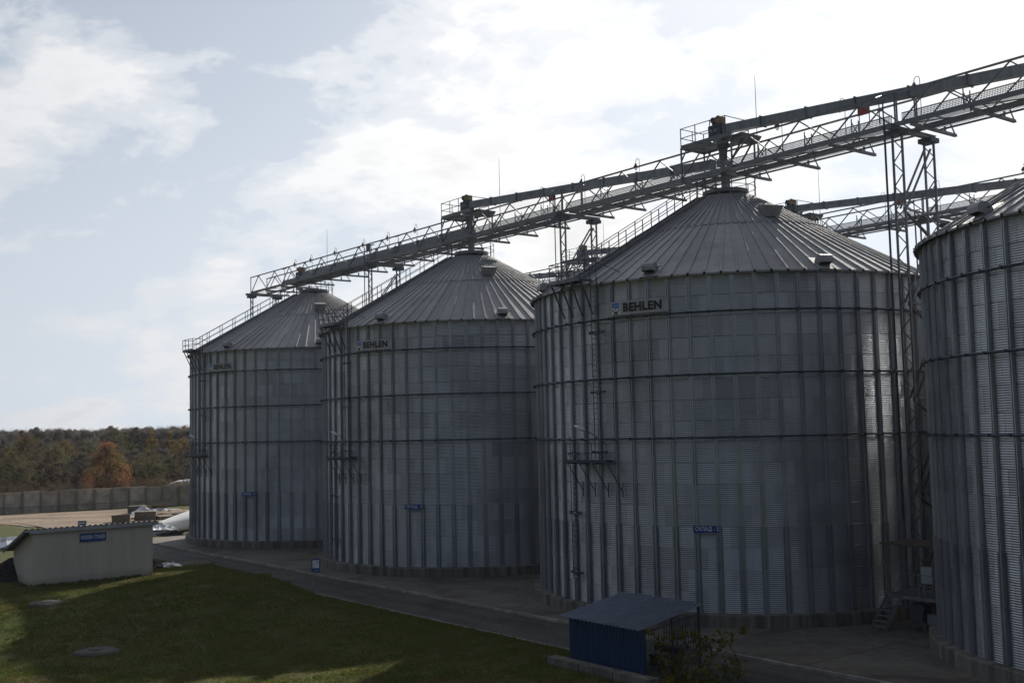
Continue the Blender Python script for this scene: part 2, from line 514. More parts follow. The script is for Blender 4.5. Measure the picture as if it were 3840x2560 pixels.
def copy_tree(o, loc=None, rz=None, label=None, parent=None, skip=()):
    c = o.copy(); COL.objects.link(c); c.parent = parent
    if loc is not None: c.location = loc
    if rz is not None: c.rotation_euler = (0, 0, rz)
    if label: c['label'] = label
    for ch in list(o.children):
        if ch.name.split('.')[0] in skip: continue
        copy_tree(ch, parent=c, skip=skip)
    return c


def text_mesh(body, size, bold=0.0, spacing=1.0):
    cu = D.curves.new('text', 'FONT'); cu.body = body; cu.size = size; cu.offset = bold
    cu.space_character = spacing
    cu.align_x = 'LEFT'; cu.fill_mode = 'FRONT'; cu.resolution_u = 3
    o = D.objects.new('text', cu); COL.objects.link(o)
    dg = bpy.context.evaluated_depsgraph_get()
    me = D.meshes.new_from_object(o.evaluated_get(dg))
    D.objects.remove(o); D.curves.remove(cu)
    vs = [tuple(v.co) for v in me.vertices]; fs = [tuple(p.vertices) for p in me.polygons]
    D.meshes.remove(me)
    x0 = min(v[0] for v in vs); x1 = max(v[0] for v in vs); y0 = min(v[1] for v in vs); y1 = max(v[1] for v in vs)
    return [(v[0] - x0, v[1] - y0) for v in vs], fs, x1 - x0, y1 - y0


def fit_text(body, w, h, bold=0.0, spacing=1.0):
    "text as flat polygons scaled into a w x h box, lower left at 0,0"
    vs, fs, tw, th = text_mesh(body, 1.0, bold, spacing)
    return [(x * w / tw, y * h / th) for x, y in vs], fs


# ------------------------------------------------------------------ the ground
def axis(lo, hi, step, far):
    a = list(np.arange(lo, hi + 0.01, step))
    k = step
    while a[-1] < far: k *= 1.6; a.append(a[-1] + k)
    k = step
    while a[0] > -far: k *= 1.6; a.insert(0, a[0] - k)
    return a


def build_ground():
    xs = axis(-70, 30, 1.0, 4000); ys = axis(28, 130, 1.0, 4000)
    rg = random.Random(3)
    vs = []
    for y in ys:
        for x in xs:
            z = mound(x, y)
            d = Vector((x, y)) - C2; off = d.dot(NV); s = d.dot(U)
            if off > -19.9 and s > -75: z = -0.06
            else: z += 0.02 + rg.uniform(-0.035, 0.035)
            vs.append((x, y, z))
    nx = len(xs)
    fs = [(j * nx + i, j * nx + i + 1, (j + 1) * nx + i + 1, (j + 1) * nx + i) for j in range(len(ys) - 1) for i in range(nx - 1)]
    m = MB(); m.v = vs; m.f = fs
    struct(m.build('ground', 'grass_ground', smooth=True))


build_ground()


def strip(name, mat, s0, s1, o0, o1, z, step=4.0, jit=0.0):
    m = MB(); n = max(1, int((s1 - s0) / step)); rg = random.Random(name)
    for i in range(n + 1):
        s = s0 + (s1 - s0) * i / n
        m.v += [tuple(so(s, o0 + rg.uniform(-jit, jit), z)), tuple(so(s, o1, z))]
    m.f = [(2 * i, 2 * i + 2, 2 * i + 3, 2 * i + 1) for i in range(n)]
    return struct(m.build(name, mat))


strip('road', 'asphalt', -190, 70, -19.5, -15.2, 0.0, 1.2, 0.18)

# apron of cast slabs behind the kerb
apron = struct(link('apron', None))
s = -68.0; i = 0
while s < 46:
    for j, (o0, o1) in enumerate(((-15.0, -9.0), (-9.0, -3.0), (-3.0, 3.0), (3.0, 9.0), (9.0, 15))):
        g = 0.02
        m = MB()
        a, b_ = s + g, s + 6.0 - g
        vs = [so(a, o0 + g, -0.05), so(b_, o0 + g, -0.05), so(b_, o1 - g, -0.05), so(a, o1 - g, -0.05)]
        dz = rnd.uniform(-0.006, 0.006)
        top = [Vector((v.x, v.y, 0.10 + dz)) for v in vs]
        m.add(vs + top, [(4, 5, 6, 7), (0, 1, 5, 4), (1, 2, 6, 5), (2, 3, 7, 6), (3, 0, 4, 7)])
        m.build('slab', 'apron_concrete', apron)
    s += 6.0

kerb = struct(link('kerb', None))
km = MB().box((0, 0, 0.03), (0.985, 0.16, 0.22)).mesh('kerb_stone', 'kerb_stone')
k = 0
s = -78.0
while s < 30:
    p = so(s + 0.5, -15.1 + rnd.uniform(-0.015, 0.015), rnd.uniform(-0.012, 0.012))
    link('kerb_stone', km, kerb, p, ANG_U + rnd.uniform(-0.012, 0.012))
    s += 1.0
edge = struct(link('road_edging', None))
em = MB().box((0, 0, 0.0), (1.98, 0.09, 0.09)).mesh('edging_stone', 'kerb_stone')
s = -34.0
while s < 12:
    link('edging_stone', em, edge, so(s + 1, -19.62 + rnd.uniform(-0.03, 0.03), 0.015), ANG_U + rnd.uniform(-0.01, 0.01))
    s += 2.0


def patch(name, mat, pts, z, jit=0.6, seed=1, n=6):
    "irregular ground sheet: outline refined and jittered, fan filled"
    rg = random.Random(seed); out = []
    for i, p in enumerate(pts):
        q = pts[(i + 1) % len(pts)]
        for k in range(n):
            f = k / n
            out.append((p[0] + (q[0] - p[0]) * f + rg.uniform(-jit, jit), p[1] + (q[1] - p[1]) * f + rg.uniform(-jit, jit), z))
    cx = sum(p[0] for p in out) / len(out); cy = sum(p[1] for p in out) / len(out)
    m = MB(); m.v = out + [(cx, cy, z)]
    m.f = [(i, (i + 1) % len(out), len(out)) for i in range(len(out))]
    return struct(m.build(name, mat))


patch('yard', 'yard_dirt', [(-120, 138), (-74, 143), (-63, 138), (-55, 130.5), (-49, 131), (-43.5, 136), (-41, 146), (-46, 157), (-56, 164.5), (-66, 160.5), (-76, 155.5), (-120, 135.5 + 8)], 0.075, 0.5, 4)


# ------------------------------------------------------------------ silo
def pol(r, th, z):
    return (r * math.sin(th), -r * math.cos(th), z)


def sheet_mesh(name, th0, th1, z0, z1, ncor, per=6, cols=4, lap=True, amp=0.0105, smooth=True):
    rows = ncor * per
    m = MB()
    for j in range(rows + 1):
        z = z0 + (z1 - z0) * j / rows
        dr = amp * math.cos(2 * math.pi * j / per)
        for i in range(cols + 1):
            f = i / cols
            lift = 0.010 if (lap and i == cols) else 0.0
            m.v.append(pol(RS + dr + lift + (0.016 if j == 0 and lap else 0), th0 + (th1 - th0) * f, z))
    c = cols + 1
    for j in range(rows):
        for i in range(cols):
            m.f.append((j * c + i, j * c + i + 1, (j + 1) * c + i + 1, (j + 1) * c + i))
    return m


def hat(m, w, d, z0, z1, th=0.0, lip=0.055):
    "hat section post standing on the sheet"
    prof = [(-w / 2 - lip, 0.015), (-w / 2 - lip, 0.028), (-w / 2, 0.028), (-w / 2 + 0.006, d), (-w * 0.2, d), (-w * 0.12, d - 0.05), (w * 0.12, d - 0.05), (w * 0.2, d), (w / 2 - 0.006, d), (w / 2, 0.028), (w / 2 + lip, 0.028), (w / 2 + lip, 0.015)]
    ca, sa = math.cos(th), math.sin(th)
    n = len(prof); o = []
    for z in (z0, z1):
        for x, r in prof:
            X, Y = x, -(RS + r)
            o.append((X * ca - Y * sa, X * sa + Y * ca, z))
    fs = [(i, i + 1, n + i + 1, n + i) for i in range(n - 1)]
    fs.append(tuple(range(n, 2 * n)))
    m.add(o, fs)
    return m


def roof_panel_mesh(name, r0, z0, r1, z1, dth, rib, lip):
    "one roof pan from r0 (low) to r1 (high) with a raised rib along one side"
    m = MB()
    sl = math.atan2(z1 - z0, r0 - r1); nr, nz = math.sin(sl), math.cos(sl)
    def pt(r, z, f, h):
        a = dth * f
        return pol(r + nr * h, a, z + nz * h)
    hh = 0.075
    def prof(r):
        w = rib / (r * dth)                # rib width in units of the pan
        return [(0.0, 0.0), (0.012, hh), (0.012 + w * 0.55, hh), (0.012 + w * 0.68, 0.0), (0.5, 0.004), (1.0, 0.002)]
    P0 = prof(r0); P1 = prof(max(r1, 2.4))
    n = len(P0)
    m.v += [pt(r0, z0, f, h) for f, h in P0] + [pt(r1, z1, f, h) for f, h in P1]
    m.f += [(i, i + 1, n + i + 1, n + i) for i in range(n - 1)]
    if lip:
        k = len(m.v)
        for f, h in P0:
            x, y, z = pt(r0, z0, f, h); m.v.append((x, y, z - (lip if h < 0.01 else lip * 0.3)))
        m.f += [(k + i, k + i + 1, i + 1, i) for i in range(n - 1)]
    return m.mesh(name, 'roof_sheet')


def build_silo_shared():
    S = {}
    w = 2 * DTH
    S['sheet'] = sheet_mesh('wall_sheet', 0.0, w, 0.0, COURSE, 11).mesh('wall_sheet', 'sheet', True)
    seg = 2 * COURSE
    S['stiff_up'] = hat(MB(), 0.16, 0.13, 0.012, seg - 0.012).mesh('stiffener', 'stiffener')
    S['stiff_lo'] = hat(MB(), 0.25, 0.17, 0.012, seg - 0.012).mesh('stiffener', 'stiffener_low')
    zl = ZE + (ZC - ZE) * (RE - R_LAP) / (RE - RC)
    S['pan_lo'] = roof_panel_mesh('roof_panel', RE, ZE, R_LAP - 0.12, zl + 0.07, DPN, 0.17, 0.09)
    S['pan_up'] = roof_panel_mesh('roof_panel', R_LAP + 0.1, zl + 0.0, RC, ZC + 0.05, DPN, 0.13, 0.03)
    # back half as plain sheeting
    return S


SH = build_silo_shared()


def add_ladder(parent, th, z0, z1, r=RS + 0.36, name='ladder'):
    m = MB(); hw = 0.24 / r
    for sg in (-1, 1):
        m.bar(pol(r, th + sg * hw, z0), pol(r, th + sg * hw, z1), 0.05, 0.03)
    lad = m.build(name, 'dark_steel', parent)
    rm = MB().tube([pol(r, th - hw, 0), pol(r, th + hw, 0)], 0.024, 5).mesh('rung', 'vent_steel')
    z = z0 + 0.15
    while z < z1:
        link('rung', rm, lad, (0, 0, z)); z += 0.30
    zz = z0 + 0.4
    while zz < z1:
        b = MB()
        b.bar(pol(RS + 0.02, th - hw * 1.9, zz), pol(r, th - hw * 1.9, zz), 0.05, 0.16)
        b.bar(pol(r - 0.02, th - hw * 2, zz), pol(r - 0.02, th + hw * 2.8, zz), 0.03, 0.16)
        b.build('bracket', 'dark_steel', lad); zz += 3.35
    return lad


def bend(vs2, th0, z0, r):
    "flat x,y -> on the cylinder, x along the wall"
    return [pol(r, th0 + x / r, z0 + y) for x, y in vs2]


def strip_poly(m, poly, th0, z0, r):
    m.add(bend(poly, th0, z0, r), [tuple(range(len(poly)))])


def add_logo(parent):
    r = RS + 0.21; th0, th1, z0, z1 = R_(-43.0), R_(-26.3), 16.735, 17.50
    W = (th1 - th0) * r; H = z1 - z0
    m = MB(); nseg = 14
    for i in range(nseg + 1):
        th = th0 + (th1 - th0) * i / nseg
        m.v += [pol(r, th, z0), pol(r, th, z1), pol(r - 0.04, th, z0), pol(r - 0.04, th, z1)]
    for i in range(nseg):
        a = 4 * i; b_ = a + 4
        m.f += [(a, b_, b_ + 1, a + 1), (a + 1, b_ + 1, b_ + 3, a + 3), (b_, a, a + 2, b_ + 2)]
    m.f += [(0, 1, 3, 2), (4 * nseg + 1, 4 * nseg, 4 * nseg + 2, 4 * nseg + 3)]
    plate = m.build('name_plate', 'logo_plate', parent)
    # lettering
    vs, fs = fit_text('BEHLEN', 2.36, 0.50, 0.05, 1.08)
    vs = [(x + 0.98, y + 0.16) for x, y in vs]
    MB().add(bend(vs, th0, z0, r + 0.012), fs).build('lettering', 'logo_black', plate)
    e = MB()
    strip_poly(e, [(0.21, 0.02), (0.80, 0.02), (0.80, 0.735), (0.21, 0.735)], th0, z0, r + 0.008)
    e.build('emblem_ground', 'sign_white', plate)
    e = MB(); rr = r + 0.014
    strip_poly(e, [(0.24, 0.42), (0.37, 0.42), (0.37, 0.70), (0.24, 0.70)], th0, z0, rr)
    def rb(x0, x1, y0, y1):
        k = (y1 - y0) / 2; pts = [(x0, y0), (x1 - k, y0)]
        for a in range(-80, 81, 20): pts.append((x1 - k + k * math.cos(R_(a)), (y0 + y1) / 2 + k * math.sin(R_(a))))
        return pts + [(x1 - k, y1), (x0, y1)]
    strip_poly(e, rb(0.40, 0.765, 0.575, 0.70), th0, z0, rr)
    strip_poly(e, rb(0.40, 0.765, 0.42, 0.545), th0, z0, rr)
    e.build('emblem_mark', 'logo_blue', plate)
    e = MB()
    strip_poly(e, [(0.50 + 0.055 * math.cos(R_(a)), 0.355 + 0.045 * math.sin(R_(a))) for a in range(0, 360, 30)], th0, z0, rr)
    for a in range(180, 360, 15):
        a0, a1 = R_(a), R_(a + 15)
        q = [(0.5 + 0.25 * math.cos(k) * f, 0.38 + 0.23 * math.sin(k) * f) for k, f in ((a0, 1.0), (a1, 1.0), (a1, 0.78), (a0, 0.78))]
        strip_poly(e, q, th0, z0, rr)
    strip_poly(e, [(0.42, 0.22), (0.58, 0.22), (0.60, 0.13), (0.70, 0.03), (0.59, 0.03), (0.50, 0.11), (0.41, 0.03), (0.30, 0.03), (0.40, 0.13)], th0, z0, rr + 0.002)
    e.build('emblem_figure', 'logo_black', plate)


def add_number_sign(parent, body):
    th0, th1, z0, z1 = R_(-22.1), R_(-15.8), 4.90, 5.315
    thm = (th0 + th1) / 2; r = RS + 0.24
    w = 2 * r * math.sin((th1 - th0) / 2); h = z1 - z0
    o = MB().b2((-w / 2, -r, z0), (w / 2, -r + 0.03, z1)).build('number_sign', 'sign_blue', parent, rz=thm)
    fr = MB()
    for a, b_ in (((-w / 2, z0), (w / 2, z0 + 0.02)), ((-w / 2, z1 - 0.02), (w / 2, z1)), ((-w / 2, z0), (-w / 2 + 0.02, z1)), ((w / 2 - 0.02, z0), (w / 2, z1))):
        fr.b2((a[0], -r - 0.012, a[1]), (b_[0], -r - 0.003, b_[1]))
    fr.build('frame', 'logo_plate', o)
    vs, fs = fit_text(body, w * 0.87, h * 0.64, 0.020, 1.06)
    MB().add([(x - w * 0.415, -r - 0.008, z0 + h * 0.21 + y) for x, y in vs], fs).build('lettering', 'sign_white', o)


def on_cone(r):
    return ZE + (ZC - ZE) * (RE - r) / (RE - RC)


SL = math.atan2(ZC - ZE, RE - RC)


def add_hood_vent(parent, th):
    "rounded gooseneck hood by the eave"
    r = 12.35; z = on_cone(r)
    m = MB()
    # half-round hood: profile in the plane of the slope, extruded sideways
    prof = [(-0.55, -0.02), (-0.55, 0.22), (-0.47, 0.42), (-0.30, 0.55), (-0.08, 0.58), (0.16, 0.50), (0.34, 0.32), (0.42, 0.12), (0.62, 0.0)]
    w = 0.35
    for sg in (-w, w):
        m.v += [(sg, -(r - x * 0.88), z + h * 0.88 - x * math.tan(SL) * 0.35) for x, h in prof]
    n = len(prof)
    m.f += [(i, i + 1, n + i + 1, n + i) for i in range(n - 1)] + [tuple(range(n - 1, -1, -1)), tuple(range(n, 2 * n))]
    o = m.build('hood_vent', 'vent_steel', parent, rz=th)
    b = MB()
    b.v += [(sx * 0.55, -(r + 0.62), on_cone(r + 0.62 - 0.0) - 0.02 + 0.09) for sx in (-1, 1)] + [(sx * 0.5, -(r - 0.7), on_cone(r - 0.7) + 0.10) for sx in (1, -1)]
    b.f += [(0, 1, 2, 3)]
    b.build('flashing', 'vent_steel', o)
    MB().bar((0.35, -r, z + 0.26), (0.66, -r + 0.05, z + 0.33), 0.05).build('latch', 'dark_steel', o)


def add_box_vent(parent, th):
    r = 5.75; z = on_cone(r)
    m = MB()
    # box hood flaring outwards, open mouth downwards
    t0 = [(-0.50, -(r - 0.75), z + 0.95), (0.50, -(r - 0.75), z + 0.95), (0.62, -(r + 0.45), z + 0.72), (-0.62, -(r + 0.45), z + 0.72)]
    b0 = [(-0.42, -(r - 0.75), z + 0.50), (0.42, -(r - 0.75), z + 0.50), (0.46, -(r + 0.10), z + 0.10), (-0.46, -(r + 0.10), z + 0.10)]
    m.add(t0 + b0, [(0, 1, 2, 3), (0, 4, 5, 1), (1, 5, 6, 2), (3, 7, 4, 0), (2, 6, 7, 3)])
    o = m.build('box_vent', 'vent_steel', parent, rz=th)
    MB().b2((-0.36, -(r - 0.1), z - 0.1), (0.36, -(r - 0.8), z + 0.6)).build('duct', 'trough_steel', o)


def add_eave_platform(parent):
    p = link('eave_platform', None, parent)
    th0, th1 = R_(-60.2), R_(-48.6); r0, r1 = RS + 0.10, RS + 1.15; z = 18.93
    m = MB(); n = 5
    pl = []
    for i in range(n):
        a = th0 + (th1 - th0) * i / n; b_ = th0 + (th1 - th0) * (i + 1) / n
        vs = [pol(r, t, zz) for zz in (z, z + 0.06) for r, t in ((r0, a), (r1, a), (r1, b_), (r0, b_))]
        m.add(vs, [(3, 2, 1, 0), (4, 5, 6, 7), (0, 1, 5, 4), (1, 2, 6, 5), (2, 3, 7, 6), (3, 0, 4, 7)])
    m.build('floor', 'frame_steel', p)
    m = MB()
    for i in range(n):
        a = th0 + (th1 - th0) * i / n; b_ = th0 + (th1 - th0) * (i + 1) / n
        m.bar(pol(r1, a, z + 0.02), pol(r1, b_, z + 0.02), 0.06, 0.22)
    m.build('toe_plate', 'frame_steel', p)
    ths = [th0 + (th1 - th0) * i / 3 for i in range(4)]
    for h in (0.55, 1.1):
        rail = MB()
        for a, b_ in zip(ths[:-1], ths[1:]): rail.bar(pol(r1, a, z + h), pol(r1, b_, z + h), 0.045)
        rail.bar(pol(r0, th0, z + h), pol(r1, th0, z + h), 0.045)
        rail.bar(pol(r0, th1, z + h), pol(r1, th1, z + h), 0.045)
        rail.build('guard_rail', 'dark_steel', p)
    for a in ths:
        MB().bar(pol(r1, a, z), pol(r1, a, z + 1.12), 0.05).build('rail_post', 'dark_steel', p)
        b = MB(); b.bar(pol(r1 - 0.1, a, z - 0.02), pol(RS + 0.15, a, 16.95), 0.07); b.bar(pol(r1, a, z - 0.05), pol(RS + 0.1, a, z - 0.05), 0.09)
        b.build('strut', 'dark_steel', p)
    # rails where the ladder comes through
    for sg in (-1, 1):
        MB().bar(pol(RS + 0.4, R_(-47.2) + sg * 0.019, 18.6), pol(RS + 0.4, R_(-47.2) + sg * 0.019, 20.25), 0.045).build('rail_post', 'dark_steel', p)
    MB().bar(pol(RS + 0.4, R_(-47.2), 20.0), pol(RS - 0.9, R_(-42), 19.25), 0.035).build('stay', 'dark_steel', p)


def add_roof_stair(parent):
    p = link('roof_stair', None, parent, rz=R_(-57))
    ra, rb = RE - 0.2, RC + 0.35
    hw = 0.36
    for sg in (-1, 1):
        MB().bar((sg * hw, -ra, on_cone(ra) + 0.2), (sg * hw, -rb, on_cone(rb) + 0.2), 0.05, 0.22).build('stringer', 'frame_steel', p)
    n = 34; tm = MB().box((0, 0, 0), (2 * hw, 0.24, 0.035)).mesh('tread', 'frame_steel')
    for i in range(n):
        r = ra + (rb - ra) * (i + 0.5) / n
        link('tread', tm, p, (0, -r, on_cone(r) + 0.24))
    for sg in (-1, 1):
        for hh in (0.62, 1.15):
            MB().bar((sg * hw, -ra, on_cone(ra) + 0.15 + hh), (sg * hw, -rb, on_cone(rb) + 0.15 + hh), 0.04).build('handrail', 'dark_steel', p)
        for i in range(9):
            r = ra + (rb - ra) * i / 8
            MB().bar((sg * hw, -r, on_cone(r) + 0.1), (sg * hw, -r, on_cone(r) + 1.3), 0.045).build('rail_post', 'dark_steel', p)


def add_mid_platform(parent):
    p = link('ladder_platform', None, parent)
    th0, th1 = R_(-56.2), R_(-42.6); r0, r1 = RS + 0.25, RS + 0.92; z = 8.62
    n = 2
    for i in range(n):
        a = th0 + (th1 - th0) * i / n; b_ = th0 + (th1 - th0) * (i + 1) / n
        vs = [pol(r, t, zz) for zz in (z, z + 0.16) for r, t in ((r0, a), (r1, a), (r1, b_ - 0.002), (r0, b_ - 0.002))]
        MB().add(vs, [(3, 2, 1, 0), (4, 5, 6, 7), (0, 1, 5, 4), (1, 2, 6, 5), (2, 3, 7, 6), (3, 0, 4, 7)]).build('floor_panel', 'dark_steel', p)
    for h in (0.55, 1.05):
        r_ = MB()
        for i in range(n):
            a = th0 + (th1 - th0) * i / n; b_ = th0 + (th1 - th0) * (i + 1) / n
            r_.bar(pol(r1, a, z + h), pol(r1, b_, z + h), 0.035)
        r_.bar(pol(r0, th0, z + h), pol(r1, th0, z + h), 0.035); r_.bar(pol(r0, th1, z + h), pol(r1, th1, z + h), 0.035)
        r_.build('guard_rail', 'dark_steel', p)
    for i in range(4):
        a = th0 + (th1 - th0) * i / 3
        MB().bar(pol(r1, a, z), pol(r1, a, z + 1.07), 0.04).build('rail_post', 'dark_steel', p)
        b = MB(); b.bar(pol(r1 - 0.05, a, z - 0.03), pol(RS + 0.12, a + 0.035, 7.0), 0.05)
        b.bar(pol(RS + 0.12, a + 0.035, 6.7), pol(RS + 0.12, a + 0.035, 7.5), 0.06, 0.05)
        b.bar(pol(r1, a, z - 0.05), pol(RS + 0.05, a, z - 0.05), 0.07)
        b.build('strut', 'dark_steel', p)


def add_wall_lamp(parent):
    th = R_(-46.0)
    p0 = Vector(pol(RS + 0.4, th, 9.85)); p1 = Vector(pol(RS + 0.65, R_(-48.6), 10.3)); p2 = Vector(pol(RS + 0.80, R_(-50.1), 10.46))
    o = MB().tube([p0, p1, p2], 0.035, 6).build('lamp_arm', 'frame_steel', parent)
    d = (p2 - p1).normalized(); q = p2 + d * 0.62
    m = MB(); pts = [p2 - d * 0.1, p2 + d * 0.05, p2 + d * 0.35, q]
    a = d.cross(Vector((0, 0, 1))).normalized(); b_ = a.cross(d)
    n = 10; rings = []
    for pt, rw, rh in zip(pts, (0.05, 0.11, 0.16, 0.05), (0.05, 0.09, 0.11, 0.04)):
        rings.append([pt + a * rw * math.cos(2 * math.pi * k / n) + b_ * rh * math.sin(2 * math.pi * k / n) for k in range(n)])
    m.v = [tuple(v) for r in rings for v in r]
    for i in range(3):
        for k in range(n): m.f.append((i * n + k, i * n + (k + 1) % n, (i + 1) * n + (k + 1) % n, (i + 1) * n + k))
    m.f += [tuple(range(n - 1, -1, -1)), tuple(3 * n + k for k in range(n))]
    m.build('lamp_head', 'sign_white', o, smooth=True)


def foundation(parent, r_out=RS + 0.55, nb=24):
    z0, z1 = 0.06, Z_BASE
    dth = 2 * math.pi / nb; m = MB(); k = 4; g = 0.0012
    for i in range(k + 1):
        t = g + (dth - 2 * g) * i / k
        m.v += [pol(r_out, t, z0), pol(r_out, t, z1 - 0.04), pol(r_out - 0.05, t, z1), pol(RS - 0.3, t, z1 + 0.01)]
    for i in range(k):
        for j in range(3): m.f.append((4 * i + j, 4 * i + 4 + j, 4 * i + 5 + j, 4 * i + 1 + j))
    m.f += [(0, 1, 2, 3), (4 * k + 3, 4 * k + 2, 4 * k + 1, 4 * k)]
    me = m.mesh('foundation_block', 'concrete')
    for i in range(nb): link('foundation_block', me, parent, rz=i * dth + 0.05)


def wind_ring(parent, z):
    m = MB(); n = NB * 2; r = RS + 0.215; k = 6; tr = 0.055
    vs = []
    for i in range(n):
        a = 2 * math.pi * i / n
        for j in range(k):
            b_ = 2 * math.pi * j / k
            vs.append(pol(r + tr * math.cos(b_), a, z + tr * math.sin(b_)))
    m.add(vs, [(i * k + j, i * k + (j + 1) % k, ((i + 1) % n) * k + (j + 1) % k, ((i + 1) % n) * k + j) for i in range(n) for j in range(k)])
    o = m.build('wind_ring', 'dark_steel', parent)
    c = MB()
    for i in range(NB):
        a = PH + i * DTH
        c.bar(pol(RS + 0.1, a - 0.008, z), pol(RS + 0.30, a - 0.008, z), 0.07, 0.15)
    c.build('clamps', 'dark_steel', o, kind='stuff')
    return o


def silo_body(root, th_lo):
    "individual sheets, stiffeners and roof pans; th_lo = start of the 190 degree front"
    k0 = int(math.ceil((th_lo - PH) / DTH))
    for c in range(16):
        st = (k0 + (c % 2)) * DTH + PH + DTH * 0.5
        for i in range(18):
            link('wall_sheet', SH['sheet'], root, (0, 0, Z_BASE + c * COURSE), st + i * 2 * DTH)
    for g in range(8):
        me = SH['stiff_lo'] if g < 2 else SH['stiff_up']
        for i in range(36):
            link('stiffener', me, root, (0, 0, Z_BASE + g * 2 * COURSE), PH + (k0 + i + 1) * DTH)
    # far side of the wall in one piece
    a0 = (k0) * DTH + PH + DTH * 0.5 + 36 * DTH
    a1 = (k0 + 1) * DTH + PH + DTH * 0.5 + 2 * math.pi
    m = sheet_mesh('back', a0, a1, Z_BASE, Z_EAVE, 176, 2, 34, False)
    m.build('rear_sheeting', 'sheet', root, smooth=True, kind='stuff')
    h = MB()
    for i in range(37, NB + 1):
        hat(h, 0.15, 0.10, Z_BASE, Z_EAVE, PH + (k0 + i) * DTH)
    h.build('rear_stiffeners', 'stiffener', root, kind='stuff')


def silo_roof(root):
    for i in range(NP):
        link('roof_panel', SH['pan_lo'], root, rz=PPH + i * DPN)
        link('roof_panel', SH['pan_up'], root, rz=PPH + i * DPN)
    cap = MB()
    cap.lathe([(RC + 0.05, ZC - 0.05), (RC + 0.05, ZC + 0.09), (RC - 0.15, ZC + 0.12), (1.35, ZC + 0.14)], 40)
    o = cap.build('roof_cap', 'frame_steel', root)
    m = MB(); m.lathe([(1.30, ZC + 0.34), (1.46, ZC + 0.34), (1.46, ZC + 0.58), (0.3, ZC + 0.62), (0.3, ZC + 0.34), (1.30, ZC + 0.34)], 36)
    m.build('cap_ring', 'trough_steel', o)
    lg = MB()
    for i in range(12):
        a = 2 * math.pi * i / 12; lg.bar(pol(1.32, a, ZC + 0.1), pol(1.32, a, ZC + 0.38), 0.07)
    lg.build('cap_legs', 'frame_steel', o, kind='stuff')
    n = 24; rr = RC + 0.12
    gap = R_(-57)
    for h in (0.62, 1.15):
        rail = MB()
        for i in range(n):
            a = 2 * math.pi * i / n; b_ = 2 * math.pi * (i + 1) / n
            am = (a + b_) / 2
            dd = abs((am - gap + math.pi) % (2 * math.pi) - math.pi)
            if dd < 0.2: continue
            rail.bar(pol(rr, a, ZC + 0.1 + h), pol(rr, b_, ZC + 0.1 + h), 0.035)
        rail.build('guard_rail', 'dark_steel', o)
    pm = MB().bar(pol(rr, 0, ZC - 0.05), pol(rr, 0, ZC + 1.27), 0.045).mesh('rail_post', 'dark_steel')
    for i in range(12): link('rail_post', pm, o, rz=2 * math.pi * i / 12)


def silo_centre(i):
    p = C2 + U * (SP * (2 - i)); return (p.x, p.y, 0.0)


def silo_centre_k(k):     # k steps along +U from silo 2
    p = C2 + U * (SP * k); return (p.x, p.y, 0.0)


def make_front_silo(k, th_lo, label, sign, full):
    root = thing('grain_silo', label, 'silo', silo_centre_k(k), group='corrugated steel grain silos in a row')
    foundation(root)
    silo_body(root, th_lo)
    silo_roof(root)
    for z in (Z_R3, Z_R3 + DZR, Z_R3 + 2 * DZR): wind_ring(root, z)
    for th in (-75.5, -31.3, 12.2, 56): add_hood_vent(root, R_(th))
    add_box_vent(root, R_(15.5))
    if full:
        add_logo(root)
        add_ladder(root, R_(-47.2), 8.8, 19.0)
        add_ladder(root, R_(-56.9), 2.0, 10.1)
        add_eave_platform(root); add_roof_stair(root); add_mid_platform(root); add_wall_lamp(root)
    if sign: add_number_sign(root, sign)
    return root


make_front_silo(1, R_(-122), 'grain silo beside the tall lattice tower, without name plate or number sign', None, False)
make_front_silo(0, R_(-100), 'grain silo behind the blue shelter, with name plate and number sign', 'СКЛАД - 2', True)
make_front_silo(-1, R_(-100), 'grain silo beyond the blue and white information sign, second from the tall lattice tower', 'СКЛАД - 3', True)
make_front_silo(-2, R_(-100), 'grain silo beside the long white grain bag, at the end of the row', 'СКЛАД - 4', True)


def make_rear_silos():
    root = None
    wall = sheet_mesh('w', 0, 2 * math.pi, Z_BASE, Z_EAVE, 176, 2, 68, False).mesh('wall', 'sheet', True)
    st = MB()
    for i in range(NB): hat(st, 0.15, 0.10, Z_BASE, Z_EAVE, PH + i * DTH)
    st = st.mesh('stiffeners', 'stiffener')
    for k in (-2, -1, 0, 1):
        p = C2 + U * (SP * k) + ROW2
        root = thing('grain_silo', 'grain silo of the second row, standing behind the front row of silos', 'silo', (p.x, p.y, 0), group='grain silos of the second row')
        link('wall', wall, root); link('stiffeners', st, root, kind='stuff')
        for i in range(NP):
            link('roof_panel', SH['pan_lo'], root, rz=PPH + i * DPN)
            link('roof_panel', SH['pan_up'], root, rz=PPH + i * DPN)
        MB().lathe([(RC + 0.05, ZC - 0.05), (RC + 0.05, ZC + 0.09), (1.35, ZC + 0.14), (1.42, ZC + 0.3), (1.42, ZC + 0.5), (0.3, ZC + 0.56)], 32).build('roof_cap', 'frame_steel', root)
        MB().lathe([(RS + 0.55, 0.06), (RS + 0.55, Z_BASE - 0.02), (RS - 0.2, Z_BASE)], 48).build('foundation', 'concrete', root)


make_rear_silos()

# ------------------------------------------------------------------ conveyor bridge over the silos
ZB, ZT = 26.82, 28.58
TOPN = [2.23, 6.55, 10.3, 14.15, 18.0, 21.85, 26.06]
BOTN = [0.35, 4.4, 8.5, 12.3, 16.1, 19.95, 24.0, 27.94]
BR_GROUP = 'truss bridges carrying the conveyors over the silos'


